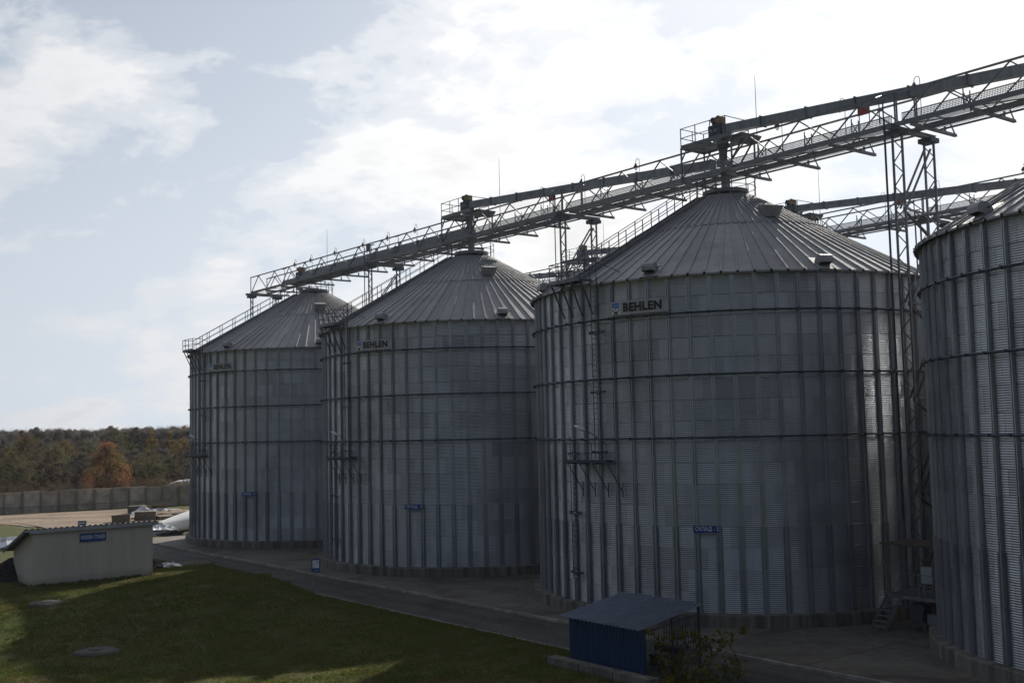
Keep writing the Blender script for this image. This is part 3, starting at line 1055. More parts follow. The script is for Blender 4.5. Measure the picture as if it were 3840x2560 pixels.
def make_span():
    root = link('conveyor_bridge', None)
    Ls = SP
    for off in (-1.0, 1.0):
        m = MB(); m.b2((0.01, off - 0.05, ZB - 0.10), (Ls - 0.01, off + 0.05, ZB + 0.12)); m.b2((0.01, off - 0.09, ZB - 0.115), (Ls - 0.01, off + 0.09, ZB - 0.10))
        m.build('bottom_chord', 'frame_steel', root)
        m = MB(); m.b2((0.01, off - 0.05, ZT - 0.05), (Ls - 0.01, off + 0.05, ZT + 0.05)); m.build('top_chord', 'frame_steel', root)
        for i, t in enumerate(TOPN):
            for bt in (BOTN[i], BOTN[i + 1]):
                MB().bar((bt, off, ZB + 0.1), (t, off, ZT - 0.05), 0.07).build('brace', 'frame_steel', root)
        for t in (0.06, Ls - 0.06):
            MB().bar((t, off, ZB), (t, off, ZT), 0.07).build('brace', 'frame_steel', root)
        for t in TOPN[::3]:
            MB().b2((t - 0.16, off - 0.06, ZT - 0.16), (t + 0.16, off + 0.06, ZT + 0.02)).build('gusset', 'frame_steel', root)
    for i, b_ in enumerate(BOTN[:-1] ):
        c = MB(); x = b_ + (0.6 if i == 0 else 0)
        c.b2((x - 0.06, -1.12, ZB - 0.26), (x + 0.06, 3.45, ZB - 0.10))
        c.b2((x - 0.11, -1.12, ZB - 0.262), (x + 0.11, 3.45, ZB - 0.245))
        o = c.build('cross_beam', 'frame_steel', root)
        h = MB(); h.bar((x, 3.35, ZB - 0.15), (x, 2.75, ZB + 0.62), 0.06); h.bar((x, 2.3, ZB - 0.1), (x, 2.3, ZB + 0.18), 0.10)
        h.bar((x, 1.0, ZB + 0.62), (x, 2.8, ZB + 0.62), 0.05)
        h.build('bracket', 'frame_steel', o)
    # long runner under the outer walkway, lower laterals
    for off in (0.3, 1.95):
        MB().b2((0.5, off - 0.04, ZB - 0.10), (Ls - 0.5, off + 0.04, ZB + 0.0)).build('runner', 'frame_steel', root)
    for i in range(7):
        a, b_ = BOTN[i], BOTN[i + 1]
        MB().bar((a, -0.95, ZB - 0.06), (b_, 0.95, ZB - 0.06), 0.06, 0.05).build('brace', 'frame_steel', root)
    # grating floor
    for off0, off1, nm in ((-0.92, 0.28, 'floor_grating'), (1.08, 1.9, 'walkway_grating')):
        m = MB(); x = 0.5
        while x < Ls - 0.5:
            m.b2((x, off0, ZB + 0.02), (x + 0.035, off1, ZB + 0.045)); x += 0.105 if nm[0] == 'f' else 0.14
        m.build(nm, 'frame_steel', root, kind='stuff')
    # perforated guard along the far edge
    m = MB(); x = 0.3
    while x < Ls - 0.3:
        m.b2((x, -0.915, ZB + 0.16), (x + 0.03, -0.905, ZB + 0.54)); x += 0.085
    for z in (0.16, 0.25, 0.34, 0.43, 0.52): m.b2((0.3, -0.925, ZB + z), (Ls - 0.3, -0.915, ZB + z + 0.028))
    m.build('perforated_guard', 'trough_steel', root, kind='stuff')
    MB().b2((0.3, -0.93, ZB + 0.56), (Ls - 0.3, -0.90, ZB + 0.60)).build('guard_cap', 'frame_steel', root)
    # frames holding the conveyor trough
    for x in (3.6, 7.2, 10.6, 18.2, 21.7, 25.0):
        m = MB()
        for y in (-0.34, 0.34):
            m.bar((x, y, ZB), (x, y, ZB + 1.2), 0.05)
        m.bar((x, -0.34, ZB + 0.3), (x, 0.34, ZB + 1.0), 0.04); m.bar((x, 0.34, ZB + 0.3), (x, -0.34, ZB + 1.0), 0.04)
        m.build('trough_stand', 'frame_steel', root)
    return root


T0 = 13.16           # tower between silo 1 and silo 2
span = make_span()


def place(o, s, off=0.0, extra=None, z=0.0):
    p = so(s, off, z)
    if extra is not None: p = p + Vector((extra.x, extra.y, 0))
    o.location = p; o.rotation_euler = (0, 0, ANG_U)
    return o


place(span, T0)
tag(span, 'truss bridge leading from the tall lattice tower to the silo without a sign', 'bridge', BR_GROUP)
def cspan(s, lab, extra=None, sx=1.0, grp=BR_GROUP, skip=()):
    c = copy_tree(span, label=lab, skip=skip); place(c, s, 0, extra); c.scale = (sx, 1, 1); c['group'] = grp
    return c
cspan(T0 - SP, 'truss bridge over the silo that stands behind the blue shelter')
cspan(T0 - 2 * SP, 'truss bridge over the middle silo beyond the information sign')
end = cspan(-70.2, 'end truss bridge over the silo beside the white grain bag', sx=(-43.42 + 70.2 - 0.0) / SP, skip=('perforated_guard', 'floor_grating', 'walkway_grating', 'guard_cap', 'trough_stand', 'runner'))
m = MB(); x = 8.6
while x < SP - 0.4:
    m.b2((x, -0.92, ZB + 0.02), (x + 0.05, 0.6, ZB + 0.045)); x += 0.105
m.build('floor_grating', 'frame_steel', end, kind='stuff')
MB().b2((8.6, -0.97, ZB + 0.13), (SP - 0.4, -0.94, ZB + 0.42)).build('toe_plate', 'trough_steel', end)
for y_ in (-0.6, 0.4): MB().b2((8.6, y_ - 0.04, ZB - 0.10), (SP - 0.4, y_ + 0.04, ZB + 0.015)).build('runner', 'frame_steel', end)
for k in (-2, -1, 0, 1):
    cspan(T0 + k * SP, 'truss bridge of the second row behind the front silos', ROW2, grp='truss bridges of the second row')


def make_tower(zt, label, full=True, extra=None, s=T0, grp='lattice towers under the conveyor bridges'):
    root = thing('lattice_tower', label, 'tower', group=grp)
    place(root, s, 0, extra)
    hw = 0.29; hl = 0.66
    lm = [MB().bar((-q * hw, 0, 0), (q * hw, 0, hl), 0.05, 0.05).mesh('lacing', 'frame_steel') for q in (-1, 1)]
    for oc in (-1.0, 2.15):
        for sx in (-1, 1):
            MB().bar((sx * hw, oc, 0.1), (sx * hw, oc, zt), 0.105, 0.10).build('mast_leg', 'frame_steel', root)
        z = 0.3; i = 0
        while z + hl < zt:
            link('lacing', lm[i % 2], root, (0, oc, z)); z += hl; i += 1
        MB().b2((-0.42, oc - 0.42, zt), (0.42, oc + 0.42, zt + 0.26)).build('mast_cap', 'dark_steel', root)
    m = MB(); m.b2((-0.10, -1.7, zt + 0.26), (0.10, 2.75, zt + 0.50)); m.b2((-0.16, -1.7, zt + 0.47), (0.16, 2.75, zt + 0.50)); m.b2((-0.16, -1.7, zt + 0.262), (0.16, 2.75, zt + 0.29))
    m.build('cap_beam', 'frame_steel', root)
    # struts between the masts
    z = zt - 0.4; up = True
    while z > 4:
        z2 = z - 5.2
        for sx in (-0.2, 0.2):
            MB().bar((sx, 1.95, z), (sx, -0.71, z - 3.6), 0.10, 0.08).build('strut', 'rusty_steel' if z < 20 else 'frame_steel', root)
        MB().bar((0, -0.71, z - 3.6), (0, 1.86, z - 3.75), 0.09).build('strut', 'frame_steel', root)
        MB().bar((0, -0.71, z - 3.7), (0, 1.86, z - 5.1), 0.10).build('strut', 'rusty_steel', root)
        z = z2
    if full:
        MB().tube([(-0.62, -1.25, 0.2), (-0.62, -1.25, zt + 2.0)], 0.04, 6).build('cable_pipe', 'dark_steel', root)
        MB().tube([(-0.50, -1.35, 0.2), (-0.50, -1.35, zt + 1.0)], 0.03, 6).build('cable_pipe', 'dark_steel', root)
    return root


ZTW = ZB - 0.62
make_tower(ZTW, 'tall lattice tower rising from the ground between two silos')
make_tower(ZTW, 'lattice tower under the bridge, reached just after the drive platform nearest the tall tower', s=T0 - SP)
make_tower(ZTW, 'lattice tower with a floodlight, beside the last red panel of the bridge', s=T0 - 2 * SP)
make_tower(ZTW, 'lattice tower under the free end of the truss bridge', s=-69.9, full=False)
for k in (-2, -1, 0):
    make_tower(ZTW, 'lattice tower of the second row behind the front silos', True, ROW2, T0 + k * SP, 'lattice towers of the second row')


# ---- grain conveyors: trough, drive and spout
def make_conveyor(label, grp, zh, slope, length, drive=True):
    root = thing('grain_conveyor', label, 'conveyor', group=grp)
    def zt(x): return zh + slope * x
    nsec = 8; x0 = -0.2
    step = (length - x0) / nsec
    for i in range(nsec):
        a = x0 + i * step; b_ = a + step - 0.03
        m = MB(); h = 0.56; w = 0.26
        vs = []
        for x in (a, b_):
            z = zt(x)
            vs += [(x, -w, z - h), (x, w, z - h), (x, w, z), (x, -w, z)]
        m.add(vs, [(0, 3, 2, 1), (4, 5, 6, 7), (0, 1, 5, 4), (1, 2, 6, 5), (2, 3, 7, 6), (3, 0, 4, 7)])
        for x in (a, b_):
            z = zt(x); m.b2((x - 0.03, -w - 0.06, z - h - 0.05), (x + 0.03, w + 0.06, z + 0.06))
        m.b2((a + step * 0.5 - 0.06, -w - 0.012, zt(a + step * 0.5) - 0.30), (a + step * 0.5 + 0.06, -w + 0.01, zt(a + step * 0.5) - 0.18))
        m.build('trough_section', 'trough_steel', root)
    return root


def add_drive(root, zh, high):
    d = MB()
    d.b2((-1.0, -0.36, zh - 0.72), (0.05, 0.36, zh + 0.08)); d.b2((-0.9, -0.40, zh - 0.5), (-0.3, 0.40, zh - 0.42)); d.b2((-0.95, -0.44, zh - 0.12), (-0.15, 0.44, zh - 0.06))
    dh = d.build('drive_housing', 'dark_steel', root)
    MB().b2((-0.92, -0.385, zh - 0.38), (-0.62, -0.365, zh - 0.16)).build('hatch', 'trough_steel', dh)
    MB().b2((-0.52, -0.385, zh - 0.38), (-0.22, -0.365, zh - 0.16)).build('hatch', 'trough_steel', dh)
    mt = MB(); mt.tube([(-0.62, -0.34, zh + 0.42), (-0.62, -0.28, zh + 0.42), (-0.62, 0.18, zh + 0.42)], 0.20, 12)
    for k in range(5): mt.tube([(-0.62, -0.2 + k * 0.08, zh + 0.42), (-0.62, -0.17 + k * 0.08, zh + 0.42)], 0.225, 12)
    mt.b2((-0.80, -0.2, zh + 0.08), (-0.44, 0.15, zh + 0.26))
    mt.build('motor', 'motor_blue', root)
    g = MB(); g.b2((-0.38, -0.20, zh + 0.10), (0.02, 0.22, zh + 0.56)); g.tube([(-0.18, -0.34, zh + 0.40), (-0.18, -0.18, zh + 0.40)], 0.25, 12); g.b2((-0.12, -0.30, zh + 0.1), (0.2, -0.1, zh + 0.3))
    g.build('gearbox', 'gear_ochre', root)
    s = MB()
    if high:
        s.b2((-0.62, -0.36, zh - 1.05), (0.1, 0.36, zh - 0.72))
        s.lathe([(0.52, zh - 1.05), (0.50, zh - 1.5), (0.36, zh - 1.62), (0.36, zh - 2.3), (0.28, zh - 2.4)], 4, (-0.12, 0, 0))
        s.b2((-0.42, -0.32, zh - 2.72), (0.28, 0.32, zh - 2.38))
        s.b2((-0.20, -0.20, ZC + 0.4), (0.22, 0.20, zh - 2.7))
    else:
        s.bar((-1.5, 0, ZB - 0.1), (-0.05, 0, ZC + 0.62), 0.36, 0.36); s.b2((-2.0, -0.3, ZB - 0.1), (-1.2, 0.3, ZB + 0.6)); s.lathe([(0.3, ZC + 0.5), (0.3, ZC + 0.75), (0.1, ZC + 0.95)], 12)
    s.build('spout', 'trough_steel', root)


def make_head_platform(label, grp):
    root = thing('drive_platform', label, 'platform', group=grp)
    x0, x1, y0, y1, z = -2.75, 1.1, -1.12, 1.14, 28.95
    n = 9; pm = MB().box((0, 0, 0), ((x1 - x0) / n - 0.02, y1 - y0, 0.05)).mesh('floor_plank', 'frame_steel')
    for i in range(n):
        if 5 <= i <= 6: continue
        link('floor_plank', pm, root, (x0 + (x1 - x0) * (i + 0.5) / n, (y0 + y1) / 2, z))
    for y in (y0, y1):
        MB().b2((x0, y - 0.04, z - 0.12), (x1 + 0.5, y + 0.04, z + 0.16)).build('edge_beam', 'frame_steel', root)
        MB().bar((x0, y, ZB), (x0, y, z), 0.09).build('leg', 'frame_steel', root)
        MB().bar((x1 + 0.45, y, ZB), (x1 + 0.45, y, z), 0.09).build('leg', 'frame_steel', root)
        MB().bar((x0, y, z - 0.9), (x0 + 0.6, y, z - 0.05), 0.07).build('knee_brace', 'frame_steel', root)
        for h in (0.65, 1.28): MB().bar((x0, y, z + h), (x1, y, z + h), 0.042).build('guard_rail', 'dark_steel', root)
        for i in range(4):
            x = x0 + (x1 - x0) * i / 3
            MB().bar((x, y, z), (x, y, z + 1.3), 0.045).build('rail_post', 'dark_steel', root)
    for x in (x0, x1):
        MB().b2((x - 0.04, y0, z - 0.12), (x + 0.04, y1, z + 0.0)).build('edge_beam', 'frame_steel', root)
        for h in ((0.65, 1.28) if x == x0 else (1.28,)): MB().bar((x, y0, z + h), (x, y1, z + h), 0.042).build('guard_rail', 'dark_steel', root)
        MB().bar((x, 0.02, z), (x, 0.02, z + 1.3), 0.04).build('rail_post', 'dark_steel', root) if x == x0 else None
    m = MB(); m.add([(1.2, -1.0, z - 0.1), (2.3, -1.0, z - 0.02), (2.3, 1.0, z - 0.02), (1.2, 1.0, z - 0.1), (1.45, -0.9, z - 0.45), (2.2, -0.9, z - 0.3), (2.2, 0.9, z - 0.3), (1.45, 0.9, z - 0.45)],
                    [(0, 1, 2, 3), (4, 7, 6, 5), (0, 4, 5, 1), (1, 5, 6, 2), (2, 6, 7, 3), (3, 7, 4, 0)])
    m.build('stair_landing', 'frame_steel', root)
    for y in (-0.5, 0.5):
        MB().bar((2.1, y, z - 0.2), (0.6, y, ZB + 0.2), 0.05, 0.12).build('stair_stringer', 'frame_steel', root)
    return root


ZH = 30.03
CG = 'chain conveyors on the bridges'
cv = make_conveyor('inclined conveyor trough running out towards the tall lattice tower', CG, ZH, -0.0775, SP - 1.0); add_drive(cv, ZH, True); place(cv, 0)
c = copy_tree(cv, label='inclined conveyor trough starting above the middle silo of the row'); place(c, -SP)
for k in (-2, -1, 0, 1):
    c = copy_tree(cv, label='inclined conveyor trough of the second row behind the front silos'); place(c, SP * k, 0, ROW2); c['group'] = 'chain conveyors of the second row'
cl = make_conveyor('level conveyor trough lying low on the end bridge', CG, 27.86, 0.0, SP + 2.35); add_drive(cl, 27.86, False); place(cl, -2 * SP - 2.6)
hp = make_head_platform('railed drive platform above the silo behind the blue shelter', 'railed drive platforms above the silos'); place(hp, 0)
c = copy_tree(hp, label='railed drive platform above the middle silo of the row'); place(c, -SP)
for k in (-2, -1, 0):
    c = copy_tree(hp, label='railed drive platform of the second row behind the front silos'); place(c, SP * k, 0, ROW2); c['group'] = 'drive platforms of the second row'


# ---- small things on the bridge
def make_lamp():
    root = link('gooseneck_lamp', None)
    pts = [(0, 0, ZB + 0.3), (0, 0, 29.58)]
    for a in range(0, 181, 20): pts.append((-0.18 + 0.18 * math.cos(R_(a)), 0, 29.60 + 0.25 * math.sin(R_(a))))
    pts.append((-0.36, 0, 29.54))
    MB().tube(pts, 0.020, 5).build('neck', 'frame_steel', root)
    zs = 29.56; xs = -0.36
    MB().lathe([(0.02, zs), (0.07, zs - 0.03), (0.09, zs - 0.12), (0.17, zs - 0.21), (0.185, zs - 0.26), (0.08, zs - 0.25)], 12, (xs, 0, 0)).build('shade', 'lamp_red', root, smooth=False)
    MB().lathe([(0.085, zs - 0.26), (0.11, zs - 0.34), (0.10, zs - 0.44), (0.06, zs - 0.50), (0.0, zs - 0.52)], 10, (xs, 0, 0)).build('glass', 'lamp_glass', root, smooth=True)
    cg = MB()
    for k in range(6):
        a = 2 * math.pi * k / 6
        cg.tube([(xs + 0.125 * math.cos(a), 0.125 * math.sin(a), zs - 0.25), (xs + 0.125 * math.cos(a), 0.125 * math.sin(a), zs - 0.42), (xs, 0, zs - 0.55)], 0.009, 4)
    cg.build('wire_cage', 'frame_steel', root, kind='stuff')
    return root


lamp = make_lamp(); first = True
LG = 'gooseneck lamps along the conveyor bridge'
for s_ in (-62.73, -58.93, -53.57, -47.75, -43.09, -38.2, -19.74, -14.75, -8.82, 3.9, 8.55, 13.5, 20.9):
    o = lamp if first else copy_tree(lamp); first = False
    tag(o, 'small gooseneck lamp with red shade and glass jar on the front bridge', 'lamp', LG); place(o, s_, 1.0)
for s_ in (-74, -69, -60.5, -43, -20, -14.7, -8.8, 8.5, 13.5, 20.8):
    o = copy_tree(lamp); tag(o, 'small gooseneck lamp with red shade on the second row bridge', 'lamp', 'gooseneck lamps along the second row bridge'); place(o, s_, 1.0, ROW2)

for s_, off, zt_, ex, lab in ((2.0, 0.9, 33.0, None, 'thin lightning rod beside the drive platform nearest the tall lattice tower'),
                              (-25.3, 0.9, 33.3, None, 'thin lightning rod beside the drive platform of the middle silo'),
                              (-55.4, 0.9, 32.1, None, 'thin lightning rod on the end bridge, with no drive platform beside it')):
    tag(place(MB().tube([(0, 0, ZB), (0, 0, zt_ - 1.6), (0, 0, zt_)], 0.03, 5, 0.012).build('lightning_rod', 'frame_steel'), s_, off), lab, 'lightning rod', 'lightning rods on the bridge')
for k in (-1, 0):
    tag(place(MB().tube([(0, 0, ZB), (0, 0, 31.6), (0, 0, 33.2)], 0.03, 5, 0.012).build('lightning_rod', 'frame_steel'), SP * k + 2.0, 0.9, ROW2), 'thin lightning rod on the second row bridge', 'lightning rod', 'lightning rods of the second row')

for s_, ex, lab, g in ((9.9, None, 'red square panel on the bridge beside the tall lattice tower', 1), (-18.5, None, 'red square panel on the bridge between the two drive platforms', 1), (-46.9, None, 'red square panel on the end bridge beside a floodlight', 1),
                       (9.9, ROW2, 'red square panel on the second row bridge', 2), (-18.5, ROW2, 'red square panel on the second row bridge', 2)):
    r = thing('red_panel', lab, 'panel', group='red panels on the bridges' if g == 1 else 'red panels on the second row bridge')
    m = MB(); m.b2((-0.40, 0.86, 28.50 - 0.05), (0.40, 0.90, 29.15))
    m.build('board', 'red_paint', r)
    h = MB(); h.b2((-0.36, 0.90, 27.6), (-0.32, 0.94, 29.1)); h.b2((0.32, 0.90, 27.6), (0.36, 0.94, 29.1)); h.build('holder', 'frame_steel', r)
    place(r, s_, 0.0, ex)


def floodlight(s_, off, z, lab, tilt=0.3, ex=None):
    r = thing('floodlight', lab, 'floodlight', group='floodlights on the bridge')
    MB().bar((0, 0, ZB + 0.2), (0, 0, z), 0.045).build('pole', 'frame_steel', r)
    m = MB(); m.add([(-0.26, -0.2, z + 0.02), (0.26, -0.2, z + 0.02), (0.26, 0.24, z + 0.22), (-0.26, 0.24, z + 0.22), (-0.16, -0.1, z + 0.16), (0.16, -0.1, z + 0.16), (0.16, 0.12, z + 0.28), (-0.16, 0.12, z + 0.28)],
                    [(0, 3, 2, 1), (4, 5, 6, 7), (0, 1, 5, 4), (1, 2, 6, 5), (2, 3, 7, 6), (3, 0, 4, 7)])
    m.build('housing', 'motor_blue', r)
    place(r, s_, off, ex)


floodlight(-65.6, 1.0, 29.0, 'black floodlight on a pole near the free end of the bridge')
floodlight(-43.3, -0.9, 28.25, 'black floodlight at the lattice tower of the end bridge')
floodlight(-41.5, 1.0, 29.05, 'black floodlight on a pole just past the red panel of the end bridge')
floodlight(12.3, -1.25, 28.35, 'black floodlight at the top of the tall lattice tower')
floodlight(-15.9, -1.25, 28.3, 'black floodlight at the lattice tower between the two drive platforms')


# ------------------------------------------------------------------ service platform between the silos
def make_service():
    r = thing('service_platform', 'steel service platform with steps in the gap beside the tall lattice tower', 'platform'); place(r, 13.5, -4.85)
    MB().b2((0.1, 0.0, 1.68), (3.0, 2.4, 1.84)).build('floor', 'frame_steel', r)
    for x, y in ((0.2, 0.1), (2.9, 0.1), (0.2, 2.3), (2.9, 2.3)):
        MB().bar((x, y, 0.1), (x, y, 1.7), 0.09).build('leg', 'frame_steel', r)
    for sg in (-0.35, 0.45):
        MB().bar((sg, 0.0 - 0.75, 0.1), (sg + 0.55, 0.0, 1.8), 0.05, 0.16).build('stringer', 'trough_steel', r)
    for i in range(6):
        f = (i + 0.7) / 6.6
        MB().box((0.05 + 0.55 * f, -0.75 + 0.75 * f, 0.1 + 1.7 * f), (0.80, 0.24, 0.035)).build('tread', 'trough_steel', r)
    MB().bar((0.45, -0.75, 1.1), (1.0, 0.0, 2.9), 0.045).build('handrail', 'frame_steel', r)
    for h in (0.55, 1.1): MB().bar((1.0, 0.02, 1.84 + h), (3.0, 0.02, 1.84 + h), 0.04).build('guard_rail', 'frame_steel', r)
    for x in (1.02, 2.0, 2.95): MB().bar((x, 0.02, 1.84), (x, 0.02, 2.95), 0.045).build('rail_post', 'frame_steel', r)
    MB().b2((-0.2, 0.1, 4.30), (3.1, 2.6, 4.38)).build('canopy', 'rusty_steel', r)
    for x in (0.0, 2.9): MB().bar((x, 0.3, 1.8), (x, 0.3, 4.3), 0.07).build('canopy_post', 'frame_steel', r)
    cab = thing('control_cabinet', 'pale grey control cabinet on the steel service platform', 'cabinet'); place(cab, 15.3, -4.3)
    MB().b2((0, 0, 2.45), (0.62, 0.3, 3.28)).build('body', 'cabinet_grey', cab); MB().b2((0.03, -0.02, 2.48), (0.59, -0.002, 3.25)).build('door', 'cabinet_grey', cab)
    for x in (0.06, 0.56): MB().bar((x, 0.15, 1.84), (x, 0.15, 2.47), 0.05).build('leg', 'frame_steel', cab)
    f = thing('box_hopper', 'dark box hopper on legs with a square duct under the service platform', 'hopper'); place(f, 15.0, -4.7)
    MB().add([(-0.15, -0.2, 1.45), (0.75, -0.2, 1.45), (0.75, 0.6, 1.45), (-0.15, 0.6, 1.45), (-0.05, -0.15, 0.85), (0.62, -0.15, 0.85), (0.62, 0.5, 0.85), (-0.05, 0.5, 0.85), (0.02, -0.1, 0.5), (0.6, -0.1, 0.5), (0.6, 0.45, 0.5), (0.02, 0.45, 0.5)], [(0, 1, 2, 3), (0, 4, 5, 1), (1, 5, 6, 2), (2, 6, 7, 3), (3, 7, 4, 0), (4, 8, 9, 5), (5, 9, 10, 6), (6, 10, 11, 7), (7, 11, 8, 4), (8, 11, 10, 9)]).build('casing', 'dark_steel', f)  # squarish hopper tapering downwards, standing on legs below the platform floor
    MB().b2((0.8, -0.05, 0.55), (2.4, 0.45, 1.05)).build('duct', 'trough_steel', f)
    for x in (0.02, 0.62): MB().bar((x, 0, 0.1), (x, 0, 0.6), 0.06).build('leg', 'frame_steel', f)


make_service()


# ------------------------------------------------------------------ pump house
def make_pump_house():
    z0 = 1.34
    ang = math.atan2(NV.y, NV.x)
    r = thing('pump_house', 'small beige pump house with a lean-to corrugated roof on the grass mound', 'building', (-30.43, 69.53, z0), ang)
    Lx, Ly, hf, hb = 7.62, 4.65, 3.50, 2.10
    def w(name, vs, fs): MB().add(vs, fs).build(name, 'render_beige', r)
    t_ = 0.25
    def wallbox(poly, nrm):      # poly of 4 pts outer face, extruded inwards
        o = [Vector(p) for p in poly]; n = Vector(nrm) * t_
        vs = o + [p - n for p in o]
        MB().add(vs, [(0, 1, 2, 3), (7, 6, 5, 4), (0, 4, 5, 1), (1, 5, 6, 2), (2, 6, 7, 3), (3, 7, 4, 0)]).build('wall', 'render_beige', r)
    wallbox([(0, 0, -0.4), (Lx, 0, -0.4), (Lx, 0, hf), (0, 0, hf)], (0, -1, 0))
    wallbox([(Lx, Ly, -0.4), (0, Ly, -0.4), (0, Ly, hb), (Lx, Ly, hb)], (0, 1, 0))
    e = t_ + 0.002
    def hz(y): return hf + (hb - hf) * y / Ly
    wallbox([(0.001, Ly - e, -0.4), (0.001, e, -0.4), (0.001, e, hz(e)), (0.001, Ly - e, hz(Ly - e))], (-1, 0, 0))
    wallbox([(Lx - 0.001, e, -0.4), (Lx - 0.001, Ly - e, -0.4), (Lx - 0.001, Ly - e, hz(Ly - e)), (Lx - 0.001, e, hz(e))], (1, 0, 0))
    # roof sheets, waves running down the slope
    x0, x1, y0, y1 = -0.55, Lx + 0.32, -0.18, Ly + 0.5
    nsh = 8; pitch = (x1 - x0) / nsh / 3
    sl = (hb - hf) / Ly
    prof = [(0, 0), (0.18, 0.055), (0.42, 0.055), (0.6, 0)]
    def roof_z(y): return hf + 0.10 + sl * y
    m = MB(); pts = []
    for k in range(3):
        for a, h in prof: pts.append(((k + a) * pitch, h))
    pts.append((3 * pitch, 0))
    for y in (y0, y1):
        for a, h in pts: m.v.append((a, y, roof_z(y) + h))
    for y in (y0, y1):
        for a, h in pts: m.v.append((a, y, roof_z(y) + h - 0.012))
    n = len(pts)
    m.f += [(i, i + 1, n + i + 1, n + i) for i in range(n - 1)] + [(2 * n + i, 3 * n + i, 3 * n + i + 1, 2 * n + i + 1) for i in range(n - 1)]
    m.f += [(i, 2 * n + i, 2 * n + i + 1, i + 1) for i in range(n - 1)]
    me = m.mesh('roof_sheet', 'roof_dark')
    roof = link('roof', None, r)
    for i in range(nsh): link('roof_sheet', me, roof, (x0 + i * 3 * pitch, 0, 0))
    fb = MB(); x = x0 + 0.3
    k = 0
    fb.b2((x0 + 0.3, y0 - 0.03, hf - 0.10), (x1, y0 - 0.01, hf + 0.13))
    while x < x1 - 0.1:
        fb.b2((x, y0 - 0.05, hf - 0.10), (x + 0.12, y0 - 0.031, hf + 0.12)); x += 0.24
    fb.build('fascia', 'fascia', r)
    MB().b2((x0, y0 - 0.02, hf + 0.0), (x0 + 0.3, y0 + 0.02, hf + 0.12)).build('fascia', 'fascia', r)
    g = MB(); g.add([(x0, y0, roof_z(y0)), (x0, y1, roof_z(y1)), (x0, y1, roof_z(y1) - 0.20), (x0, y0, roof_z(y0) - 0.20), (x0 + 0.04, y0, roof_z(y0)), (x0 + 0.04, y1, roof_z(y1)), (x0 + 0.04, y1, roof_z(y1) - 0.20), (x0 + 0.04, y0, roof_z(y0) - 0.20)],
                    [(0, 1, 2, 3), (7, 6, 5, 4), (0, 4, 5, 1), (3, 2, 6, 7)])
    g.build('verge_board', 'roof_dark', r)
    sf = MB(); sf.add([(x0, y0, roof_z(y0) - 0.1), (x1, y0, roof_z(y0) - 0.1), (x1, y1, roof_z(y1) - 0.1), (x0, y1, roof_z(y1) - 0.1)], [(3, 2, 1, 0)]); sf.build('soffit', 'roof_dark', r)
    # sign
    sx0, sx1, sz0, sz1 = 2.85, 4.52, 2.62, 3.16
    s = MB().b2((sx0, -0.05, sz0), (sx1, -0.004, sz1)).build('name_sign', 'sign_blue', r)
    fr = MB()
    for a, b_ in (((sx0, sz0), (sx1, sz0 + 0.025)), ((sx0, sz1 - 0.025), (sx1, sz1)), ((sx0, sz0), (sx0 + 0.025, sz1)), ((sx1 - 0.025, sz0), (sx1, sz1))):
        fr.b2((a[0], -0.062, a[1]), (b_[0], -0.051, b_[1]))
    fr.build('frame', 'sign_blue', s)
    vs, fs = fit_text('НАСОСНА  СТАНЦІЯ', 1.50, 0.29, 0.026, 1.08)
    MB().add([(sx0 + 0.085 + x, -0.056, sz0 + 0.13 + y) for x, y in vs], fs).build('lettering', 'sign_white', s)


make_pump_house()


